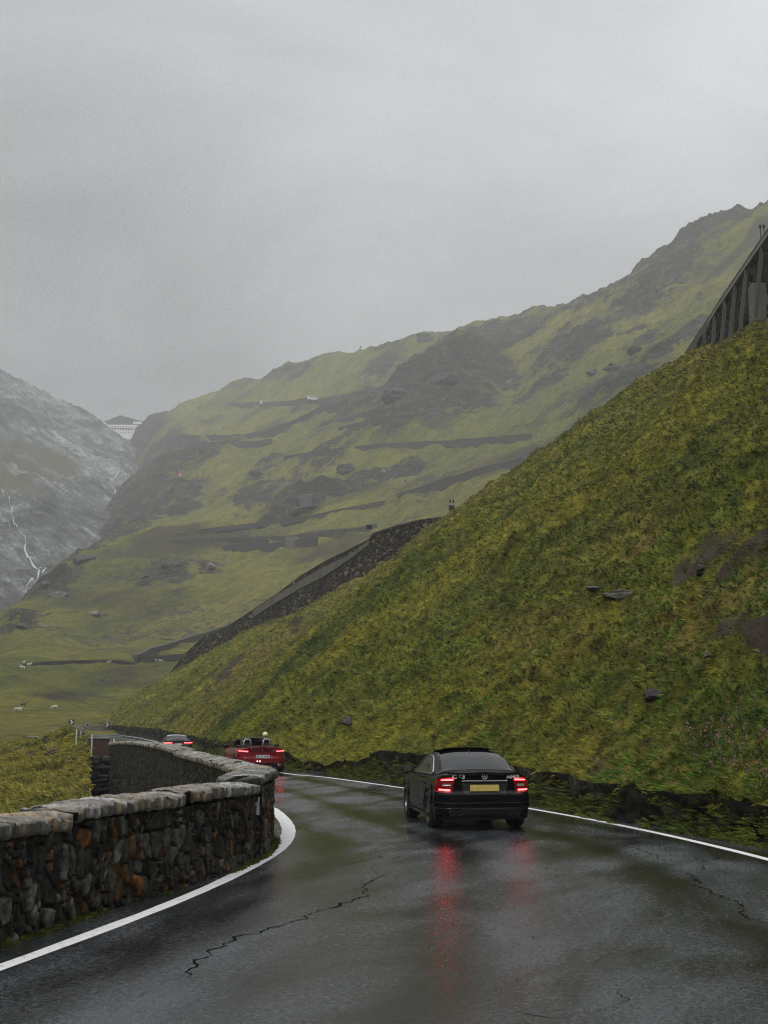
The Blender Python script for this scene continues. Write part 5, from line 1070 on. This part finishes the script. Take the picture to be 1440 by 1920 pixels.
    def wheel(s, x, y, side, spokes=5, rimcol=None):
        R = s.P['R']; w = s.P.get('tw', .25); M = Matrix.Identity(4); wo = bpy.data.objects.new('wheel', None); C.objects.link(wo); wo.parent = s.root; wo.location = (x, y, R); wo.rotation_euler = (random.uniform(0, 1), 0, 0)
        r = R * .72; h = w / 2
        MB().lathe([(r, -h), (R - .035, -h), (R - .008, -h * .82), (R, -h * .5), (R, h * .5), (R - .008, h * .82), (R - .035, h), (r, h), (r - .02, 0), (r, -h)], 40).build('tyre', M_TYRE, wo, True)
        mb = MB().lathe([(r + .004, -h * .98), (r - .012, -h * .6), (r - .03, h * .5), (r + .003, h * .98), (r - .018, h * .99), (r - .04, h * .4), (r - .045, -h * .5)], 40)
        for k in range(spokes):
            for dlt in (-.13, .13):
                a = 2 * math.pi * k / spokes + dlt; q = Matrix.Rotation(a, 4, 'X'); mb.box(q @ Vector((side * h * .62, 0, r * .52)), (.035, .032, r * .95), q)
        mb.lathe([(0, h * .7 * side), (.07, h * .68 * side), (.075, h * .5 * side), (0, h * .4 * side)], 20); mb.build('rim', rimcol or M_RIM, wo)
        MB().lathe([(0, -side * h * .1), (r * .82, -side * h * .1), (r * .82, side * h * .08), (0, side * h * .08)], 24).build('brake_disc', M_DARKMET, wo)
def text(body, size, material, parent, loc, rot, name='lettering', depth=.003, bold=0., sx=1.):
    cu = bpy.data.curves.new(name, 'FONT'); cu.body = body; cu.size = size; cu.extrude = depth; cu.align_x = 'CENTER'; cu.align_y = 'CENTER'; cu.offset = bold
    o = bpy.data.objects.new(name, cu); C.objects.link(o); me = bpy.data.meshes.new_from_object(o.evaluated_get(bpy.context.evaluated_depsgraph_get())); C.objects.unlink(o); bpy.data.objects.remove(o)
    q = bpy.data.objects.new(name, me); C.objects.link(q); me.materials.clear(); me.materials.append(material); q.parent = parent; q.location = loc; q.rotation_euler = rot; q.scale = (sx, 1, 1); return q
def house(car, st, nside=9, ntop=13, name='roof', material=None, sideglass=None, rearglass=None, wind=None, trim=None, gt=(.10, .90), glz=None):
    """greenhouse lofted over stations st = (y, base half width, base z, roof half width, roof z)"""
    ys = np.linspace(st[0][0], st[-1][0], 90); c = np.array(st); f = [np.interp(ys, c[:, 0], c[:, k]) for k in range(1, 5)]
    k = np.hanning(9); k /= k.sum()
    f = [np.r_[v[:4], np.convolve(v, k, 'valid'), v[-4:]] for v in f]
    def sec(y, u):                                                        # u in -1..1 : -1 left base, -.5 left shoulder, +.5 right shoulder, 1 right base
        wb, zb, wr, zr = [np.interp(y, ys, v) for v in f]; au = np.abs(u); sg = np.sign(u)
        t = np.clip((1 - au) / .5, 0, 1); e = (zr - zb)
        sh = np.minimum(.07, e * .45); x1 = wb + (wr + .04 - wb) * t; z1 = zb + (e - sh) * t + .0
        t2 = np.clip((.5 - au) / .5, 0, 1); x2 = (wr + .04) * (1 - t2 ** 1.25); z2 = zr - sh * (1 - t2) ** 2.6
        bl = 1.0; x = np.where(au > .5, x1 + .02 * np.sin(t * np.pi), x2); z = np.where(au > .5, z1, z2)
        return np.stack([x * sg, y + 0 * x, z], -1)
    U = np.r_[-np.linspace(1, .5, nside)[:-1], -np.linspace(.5, .0, 12)[:-1], np.linspace(0, .5, 12)[:-1], np.linspace(.5, 1, nside)]
    YY, UU = np.meshgrid(ys, U, indexing='ij'); G = sec(YY, UU)
    mesh_np(name, G.reshape(-1, 3), grid_faces(len(ys), len(U)), material, car.root)
    def region(nm, m_, poly_y, u0f, u1f, off, nu=14, side=None):
        Y_, T_ = np.meshgrid(np.linspace(poly_y[0], poly_y[1], 34), np.linspace(0, 1, nu), indexing='ij')
        lo = u0f(Y_); hi = u1f(Y_); Uq = lo + (hi - lo) * T_
        if side is not None: Uq = Uq * side
        a = sec(Y_, Uq); d1 = sec(Y_ + .01, Uq) - a; d2 = sec(Y_, Uq + .01) - a; n_ = np.cross(d2, d1); n_ /= np.linalg.norm(n_, axis=-1)[..., None] + 1e-9
        cen = np.array([0, a[..., 1].mean(), .8]); sgn = np.sign(np.sum(n_ * (a - cen), -1))[..., None]; Gq = a + n_ * sgn * off
        o = mesh_np(nm, Gq.reshape(-1, 3), grid_faces(34, nu), m_, car.root); return Gq
    return sec, region
def plate(car, a, z, y, w, h, material, txt=None, tm=None, name='number_plate'):
    p = MB().box((0, 0, 0), (w, .012, h), bev=.004).build(name, material, car.root); p.location = (0, y, z); p.rotation_euler = (rad(-6), 0, 0)
    if txt: text(txt, h * .92, M_INK, p, (.02, -.008, -.002), (rad(90), 0, 0), 'plate_number', .002, .001, .92)
    return p
def place(px, py_ground, Y, yaw, z0=0.):
    p = at(px, py_ground, Y); return (p.x, p.y, z0), yaw
# ---------------- black coupe
ang_b = rad(7.5)
cb = empty('parked_car' if False else 'coupe', (*gp(911, 1559)[:2], 0), ang_b, 'black coupe with lit red tail lamps and a yellow rear plate in the right lane', 'car')
P = dict(L=4.66, w=.895, zb=.20, R=.338, tw=.27, wheels=(1.0, 3.76), rr=.34, rf=.6, bow=.10, bowf=.25,
         side=[(.1, .05), (.3, .02), (.45, .0), (.62, .012), (.80, .02), (.90, .04), (1.02, .10)],
         rear=[(.18, .16), (.24, .10), (.30, .035), (.42, .0), (.60, -.01), (.645, .0), (.67, .055), (.72, .075), (.90, .085), (.96, .06), (1.02, .035), (1.06, .05)],
         front=[(.2, .1), (.5, 0), (.8, .1), (1., .3)],
         plan=[(0, .985), (.9, 1.0), (3.8, 1.0), (4.66, .93)],
         side_top=[(0, .985), (.35, .985), (.8, .955), (1.6, .93), (3.2, .90), (3.8, .86), (4.3, .76), (4.66, .60)],
         crown=[(0, .065), (.25, .060), (.7, .085), (1.5, .06), (3.2, .10), (4.3, .08), (4.66, .06)])
K = Car(P, cb, M_PBLACK); K.body(M_PBLACK)
st = [(.60, .775, .985, .66, 1.045), (.80, .79, .975, .63, 1.155), (1.10, .805, .96, .60, 1.29), (1.40, .815, .945, .57, 1.375), (1.75, .82, .935, .555, 1.41), (2.1, .82, .93, .555, 1.42), (2.55, .82, .925, .56, 1.385), (2.9, .81, .92, .60, 1.255), (3.45, .79, .915, .70, .985)]
sec, reg = house(K, st, material=M_PBLACK)
reg('rear_window', M_GLASS, (.64, 1.37), lambda y: np.full_like(y, -.47), lambda y: np.full_like(y, .47), .006, nu=22)
reg('windscreen', M_GLASS, (2.66, 3.38), lambda y: np.full_like(y, -.46), lambda y: np.full_like(y, .46), .006)
def gl0(y): return .955 - .0 * y
def gl1(y):                                                              # curved upper edge of the side window
    t = np.clip((y - .98) / 2.25, 0, 1); return .955 - .40 * np.sin(np.pi * np.clip(t, .0, 1)) ** .55 * 1.0
for sd_ in (-1, 1):
    Gq = reg('side_window', M_SIDEGL, (1.0, 3.22), gl0, gl1, .006, side=sd_)
    ring = [Gq[i, -1] for i in range(34)] + [Gq[i, 0] for i in range(33, -1, -1)]; ring.append(ring[0])
    MB().tube([Vector(p) for p in ring], .015, 6, cap=False).build('window_trim', M_CHROME, cb, True)
Yr, Tr = np.meshgrid(np.linspace(1.62, 2.42, 12), np.linspace(-.43, .43, 16), indexing='ij'); a = sec(Yr, Tr); a[..., 2] += .012 + .050 * (2.42 - Yr) / .8    # glass roof tilted open at the back
b2_ = a.copy(); b2_[..., 2] -= .012; g = grid_faces(12, 16); mesh_np('glass_roof', np.concatenate([a.reshape(-1, 3), b2_.reshape(-1, 3)]), np.concatenate([g, g[:, ::-1] + 192]), M_GLASS, cb)
# tail lamps
for sd_ in (-1, 1):
    tl = K.patch('tail_light', .625, 1.10, (.675, .70), (.955, .92), .012, M_LENS, sd_, za0=.545, za1=1.06, nu=30)
    K.patch('lamp_strip', .66, .90, (.712, .722), (.740, .744), .020, M_LAMP, sd_, parent=tl, nu=24, nz=4)
    K.patch('lamp_strip', .585, .86, (.898, .893), (.925, .912), .020, M_LAMP, sd_, parent=tl, nu=24, nz=4)
    K.patch('reversing_lamp', .64, .82, .800, .842, .018, M_CLEAR, sd_, parent=tl, nu=20, nz=4)
for o in [q for q in cb.children if q.name.startswith('tail_light')]:
    for c_ in o.children: pass
K.patch('plate_recess', -.40, .40, .60, .865, .001, M_TRIM, za0=-.44, za1=.44, nu=30)
K.patch('handle_bar', -.44, .44, .885, .905, .022, M_CHROME, nu=30, nz=3)
K.patch('bumper', -1.05, 1.05, .40, .645, .014, M_PBLACK, nu=60)
K.patch('bumper_crease', -.98, .98, .500, .512, .020, M_TRIM, nu=50, nz=3)
K.patch('diffuser', -.62, .62, .22, .385, .012, M_TRIM, za0=-.70, za1=.70, nu=40)
K.patch('diffuser_edge', -.42, .42, .386, .396, .022, M_SILV if False else M_DARKMET, nu=30, nz=3)
K.patch('boot_spoiler', -.70, .70, 1.005, 1.035, .022, M_PBLACK, nu=40, nz=4)
for x in (-.60, -.47, .47, .60):
    y_ = K.pt(abs(x), .31)[1]; mb = MB(); Mx = Matrix.Rotation(rad(90), 4, 'Z')
    mb.lathe([(.036, .14), (.042, -.035), (.048, -.035), (.052, -.02), (.052, .14)], 20, Mx, (x, y_ + .0, .325)); mb.build('exhaust_tip', M_DARKMET, cb, True)
for sd_ in (-1, 1): K.patch('bumper_reflector', .82, .97, .43, .455, .018, M_LENS, sd_, nu=8, nz=3) if False else None
yp = float(K.pt(0., .74)[1]); plate(K, 0, .762, yp - .02, .535, .115, M_YPLATE)
text('C 63', .095, M_BADGE, cb, (-.475, float(K.pt(.475, .965)[1]) - .012, .962), (rad(90), 0, rad(-3)), 'badge_letters', .003, .004, 1.25)
text('AMG', .08, M_BADGE, cb, (.53, float(K.pt(.53, .965)[1]) - .012, .958), (rad(90), 0, rad(3)), 'badge_letters', .003, .003, 1.35)
mb = MB(); star_c = (0, float(K.pt(0., .965)[1]) - .012, .970)               # three-pointed star in a ring
mb.tube([(star_c[0] + .047 * math.cos(a), star_c[1], star_c[2] + .047 * math.sin(a)) for a in np.linspace(0, 2 * math.pi, 25)], .005, 6, cap=False)
for k in range(3):
    a = math.pi / 2 + k * 2 * math.pi / 3; c_, s_ = math.cos(a), math.sin(a); mb.add([(star_c[0] + c_ * .044, star_c[1], star_c[2] + s_ * .044), (star_c[0] - s_ * .009, star_c[1], star_c[2] + c_ * .009), (star_c[0], star_c[1] - .006, star_c[2]), (star_c[0] + s_ * .009, star_c[1], star_c[2] - c_ * .009)], [(0, 1, 2), (0, 2, 3)])
mb.build('star_badge', M_BADGE, cb)
mb = MB(); fy = float(sec(np.array(1.46), np.array(0.))[2]); mb.add([(-.012, 1.40, fy - .01), (.012, 1.40, fy - .01), (.006, 1.50, fy), (-.006, 1.50, fy), (0, 1.41, fy + .055)], [(0, 1, 4), (1, 2, 4), (2, 3, 4), (3, 0, 4), (0, 3, 2, 1)]); mb.build('roof_aerial', M_TRIM, cb)
for sd_ in (-1, 1):
    mb = MB(); mb.box((sd_ * .995, 2.98, 1.0), (.20, .10, .135), bev=.035); mb.tube([(sd_ * .83, 3.0, .93), (sd_ * .93, 2.99, .965)], .02, 8); mi = mb.build('door_mirror', M_PBLACK, cb, True)
    MB().box((sd_ * .995, 2.926, 1.0), (.165, .006, .10)).build('mirror_glass', M_CHROME, mi)
    mb = MB(); mb.box((sd_ * .905, 1.62, .80), (.03, .22, .03), bev=.01); mb.build('door_handle', M_PBLACK, cb)
    hx = [K.pt(float(np.interp(yy, K.Q[60:240, 1], K.A[60:240])), zz, .004) for yy, zz in ((1.42, .40), (1.38, .62), (1.50, .88))]
    MB().tube([Vector((p[0] * sd_, p[1], p[2])) for p in hx], .004, 4).build('door_seam', M_TRIM, cb)
    K.patch('sill_skirt', 1.65, 3.75, .20, .27, .02, M_PBLACK, sd_, nu=40, nz=4)
MB().box((0, 2.3, .235), (1.45, 4.0, .10)).build('underbody', M_TRIM, cb)
for y in P['wheels']:
    for sd_ in (-1, 1): K.wheel(sd_ * .765, y, sd_)
# ---------------- red roadster
cr_ = empty('roadster', (*gp(492, 1450)[:2], 0), rad(15), 'red open roadster with silver roll hoops driving beyond the wall corner', 'car')
cr_.location.z = zroad(cr_.location.y)
P2 = dict(L=4.32, w=.93, zb=.20, R=.335, tw=.27, wheels=(.90, 3.37), rr=.42, rf=.6, bow=.13, bowf=.28,
          side=[(.1, .06), (.3, .02), (.5, .0), (.7, .015), (.82, .05), (.92, .14)],
          rear=[(.18, .16), (.3, .05), (.42, .0), (.55, .02), (.62, .05), (.78, .06), (.84, .03), (.90, .0), (.95, -.02)],
          front=[(.2, .1), (.5, 0), (.8, .1), (1., .3)], plan=[(0, .97), (.9, 1.0), (3.4, 1.0), (4.32, .92)],
          side_top=[(0, .905), (.5, .90), (1.5, .88), (3.0, .87), (3.8, .80), (4.32, .60)], crown=[(0, .07), (.5, .09), (1.0, .085), (3., .09), (4.32, .05)])
K2 = Car(P2, cr_, M_PRED); K2.body(M_PRED)
MB().box((0, 1.95, .965), (1.30, 1.35, .05), bev=.02).build('cockpit', M_CABIN, cr_)
for sd_ in (-1, 1):
    tl = K2.patch('tail_light', .50, 1.12, (.745, .79), (.815, .845), .012, M_LENS, sd_, nu=26)
    K2.patch('lamp_strip', .56, 1.02, (.785, .812), (.815, .838), .020, M_LAMP, sd_, parent=tl, nu=20, nz=3)
    K2.patch('exhaust_tip', .62, .80, .27, .34, .02, M_CHROME, sd_, nu=10, nz=4)
    K2.patch('bumper_vent', .93, 1.12, .36, .56, .01, M_TRIM, sd_, nu=10, za0=1.02, za1=1.08)
    hoop = MB().tube([(sd_ * .37 - .17, 1.35, .93), (sd_ * .37 - .115, 1.38, 1.20), (sd_ * .37 - .08, 1.385, 1.225), (sd_ * .37 + .08, 1.385, 1.225), (sd_ * .37 + .115, 1.38, 1.20), (sd_ * .37 + .17, 1.35, .93)], .026, 10).build('roll_hoop', M_SILV, cr_, True)
    se = MB().box((sd_ * .37, 1.60, .98), (.46, .16, .45), Matrix.Rotation(rad(-12), 4, 'X'), bev=.06).box((sd_ * .37, 1.53, 1.20), (.25, .10, .17), bev=.04).build('seat', M_SEAT, cr_, True)
    mb = MB(); mb.box((sd_ * 1.0, 2.62, .98), (.19, .10, .12), bev=.035); mb.tube([(sd_ * .84, 2.64, .88), (sd_ * .95, 2.63, .95)], .02, 8); mb.build('door_mirror', M_TRIM, cr_, True)
K2.patch('plate_recess', -.36, .36, .53, .70, .001, M_PRED, za0=-.42, za1=.42, nu=24)
K2.patch('bumper', -1.1, 1.1, .40, .50, .014, M_PRED, nu=50, nz=5); K2.patch('diffuser', -.95, .95, .22, .35, .012, M_TRIM, nu=40); K2.patch('boot_spoiler', -.72, .72, .925, .955, .02, M_PRED, nu=36, nz=3)
yp = float(K2.pt(0., .61)[1]); pl_ = plate(K2, 0, .615, yp - .02, .54, .115, M_WPLATE, 'M GK 4640'); MB().box((-.252, -.008, 0), (.034, .004, .110)).build('blue_band', M_EU, pl_)
for x in (-.20, -.10):
    MB().lathe([(0, -.01), (.022, -.01), (.022, .01), (0, .01)], 12, Matrix.Rotation(rad(90), 4, 'Z'), (x, float(K2.pt(abs(x), .44)[1]) - .025, .445)).build('parking_lamp', M_LAMP2, cr_)
MB().lathe([(0, -.006), (.03, -.006), (.03, .006), (0, .006)], 16, Matrix.Rotation(rad(90), 4, 'Z'), (0, float(K2.pt(0., .85)[1]) - .02, .845)).build('badge', M_CHROME, cr_)
text('Z4', .05, M_CHROME, cr_, (-.42, float(K2.pt(.42, .85)[1]) - .022, .85), (rad(90), 0, rad(-6)), 'badge_letters', .002, 0, 1.4)
mb = MB().tube([(-.74, 2.80, .92), (-.62, 2.42, 1.19), (-.50, 2.36, 1.235), (0, 2.33, 1.26), (.50, 2.36, 1.235), (.62, 2.42, 1.19), (.74, 2.80, .92)], .028, 10); mb.build('windscreen_frame', M_TRIM, cr_, True)
ws = [(-.71, 2.80, .93), (-.60, 2.42, 1.18), (0, 2.34, 1.24), (.60, 2.42, 1.18), (.71, 2.80, .93), (0, 2.95, .95)]; mb = MB().add(ws, [(0, 1, 2, 5), (5, 2, 3, 4)]); mb.build('windscreen', M_GLASS, cr_)
for y in P2['wheels']:
    for sd_ in (-1, 1): K2.wheel(sd_ * .795, y, sd_)
# wind deflector between the hoops
MB().box((0, 1.40, 1.07), (.42, .01, .24)).build('wind_deflector', M_SIDEGL, cr_)
# person in the right seat
M_SKIN = mat('skin', (.42, .24, .17), .55); M_CAP = mat('pale cap', (.72, .68, .42), .8); M_COAT = mat('dark jacket', (.05, .055, .06), .8)
def in_car(v, c=cr_): return c.matrix_basis @ Vector(v)
ps = empty('person', tuple(Matrix.Translation(cr_.location) @ Matrix.Rotation(rad(15), 4, 'Z') @ Vector((.38, 1.72, .72))), rad(15), 'person in a pale yellow cap sitting in the right seat of the red roadster', 'person')
bd = skin('body', [(0, 0, 0), (0, -.02, .20), (0, -.03, .36), (0, -.01, .47), (0, .01, .545), (0, .015, .62), (-.18, -.02, .36), (-.24, .10, .16), (-.16, .34, .14), (.18, -.02, .36), (.24, .10, .16), (.16, .34, .14), (-.09, .22, -.04), (-.10, .50, -.02), (.09, .22, -.04), (.10, .50, -.02)],
          [(0, 1), (1, 2), (2, 3), (3, 4), (4, 5), (2, 6), (6, 7), (7, 8), (2, 9), (9, 10), (10, 11), (0, 12), (12, 13), (0, 14), (14, 15)], [.15, .15, .15, .055, .085, .09, .065, .05, .04, .065, .05, .04, .08, .06, .08, .06], M_SKIN, ps, 2)
jk = skin('jacket', [(0, 0, .02), (0, -.02, .20), (0, -.03, .36), (0, -.015, .42), (-.18, -.02, .36), (-.24, .10, .16), (-.17, .30, .14), (.18, -.02, .36), (.24, .10, .16), (.17, .30, .14)], [(0, 1), (1, 2), (2, 3), (2, 4), (4, 5), (5, 6), (2, 7), (7, 8), (8, 9)], [.165, .17, .165, .08, .078, .062, .05, .078, .062, .05], M_COAT, ps, 2)
mb = MB(); bm = bmesh.new(); bmesh.ops.create_uvsphere(bm, u_segments=20, v_segments=12, radius=.108)
for v in bm.verts: v.co.z = max(v.co.z, -.03) * 1.1; v.co.y *= 1.12
bm.verts.index_update(); mb.add([v.co + Vector((0, .01, .668)) for v in bm.verts], [[v.index for v in f.verts] for f in bm.faces]); bm.free(); mb.box((0, .15, .635), (.15, .12, .015), Matrix.Rotation(rad(-10), 4, 'X'), bev=.006); mb.build('cap', M_CAP, ps, True)
# ---------------- dark coupe far ahead
cg = empty('coupe', (*at(334, 1408, 84)[:2], 0), rad(14), 'small dark grey coupe with a painted pale roof shine farthest ahead behind the wall', 'car'); cg.location.z = zroad(84) - .02
P3 = dict(P); P3 = {**P, 'w': .93, 'side_top': [(0, .93), (.35, .93), (.8, .92), (1.6, .90), (3.2, .88), (3.8, .84), (4.3, .74), (4.66, .60)], 'crown': [(0, .06), (.25, .06), (.7, .07), (1.5, .06), (3.2, .10), (4.3, .08), (4.66, .06)]}
K3 = Car(P3, cg, M_PGREY); K3.body(M_PGREY)
st3 = [(.50, .80, .93, .70, .98), (.85, .81, .92, .62, 1.10), (1.15, .82, .91, .59, 1.22), (1.45, .83, .90, .58, 1.28), (2.0, .83, .90, .57, 1.31), (2.5, .83, .90, .58, 1.28), (2.9, .82, .89, .62, 1.17), (3.4, .80, .88, .70, .95)]
sec, reg = house(K3, st3, material=M_PGREY); reg('rear_window', M_GLASS, (.55, 1.26), lambda y: np.full_like(y, -.46), lambda y: np.full_like(y, .46), .006, nu=16)
for sd_ in (-1, 1): reg('side_window', M_SIDEGL, (1.0, 3.1), gl0, gl1, .006, side=sd_)
Yr, Tr = np.meshgrid(np.linspace(1.28, 1.60, 6), np.linspace(-.5, .5, 14), indexing='ij'); a = sec(Yr, Tr); a[..., 2] += .015; mesh_np('roof_shine', a.reshape(-1, 3), grid_faces(6, 14), mat('roof shine', (.60, .60, .58), .3, .3), cg)  # pale strip puts the shine on the roof into the colour
for sd_ in (-1, 1):
    tl = K3.patch('tail_light', .36, 1.12, (.70, .72), (.83, .84), .012, M_LENS, sd_, nu=26)
    K3.patch('lamp_strip', .40, 1.08, (.775, .785), (.815, .82), .020, M_LAMP, sd_, parent=tl, nu=20, nz=3)
    mb = MB(); mb.box((sd_ * 1.02, 2.9, .97), (.19, .10, .13), bev=.035); mb.tube([(sd_ * .85, 2.92, .90), (sd_ * .96, 2.91, .94)], .02, 8); mb.build('door_mirror', M_PGREY, cg, True)
K3.patch('bumper', -1.0, 1.0, .42, .56, .014, M_PGREY, nu=40, nz=5); K3.patch('diffuser', -.9, .9, .22, .34, .012, M_TRIM, nu=30); K3.patch('boot_spoiler', -.75, .75, .95, .975, .02, M_SILV, nu=30, nz=3)
pg = plate(K3, 0, .70, float(K3.pt(0., .70)[1]) - .02, .52, .115, M_WPLATE); MB().box((-.243, -.008, 0), (.034, .004, .110)).build('blue_band', M_EU, pg)
for y in P3['wheels']:
    for sd_ in (-1, 1): K3.wheel(sd_ * .79, y, sd_)
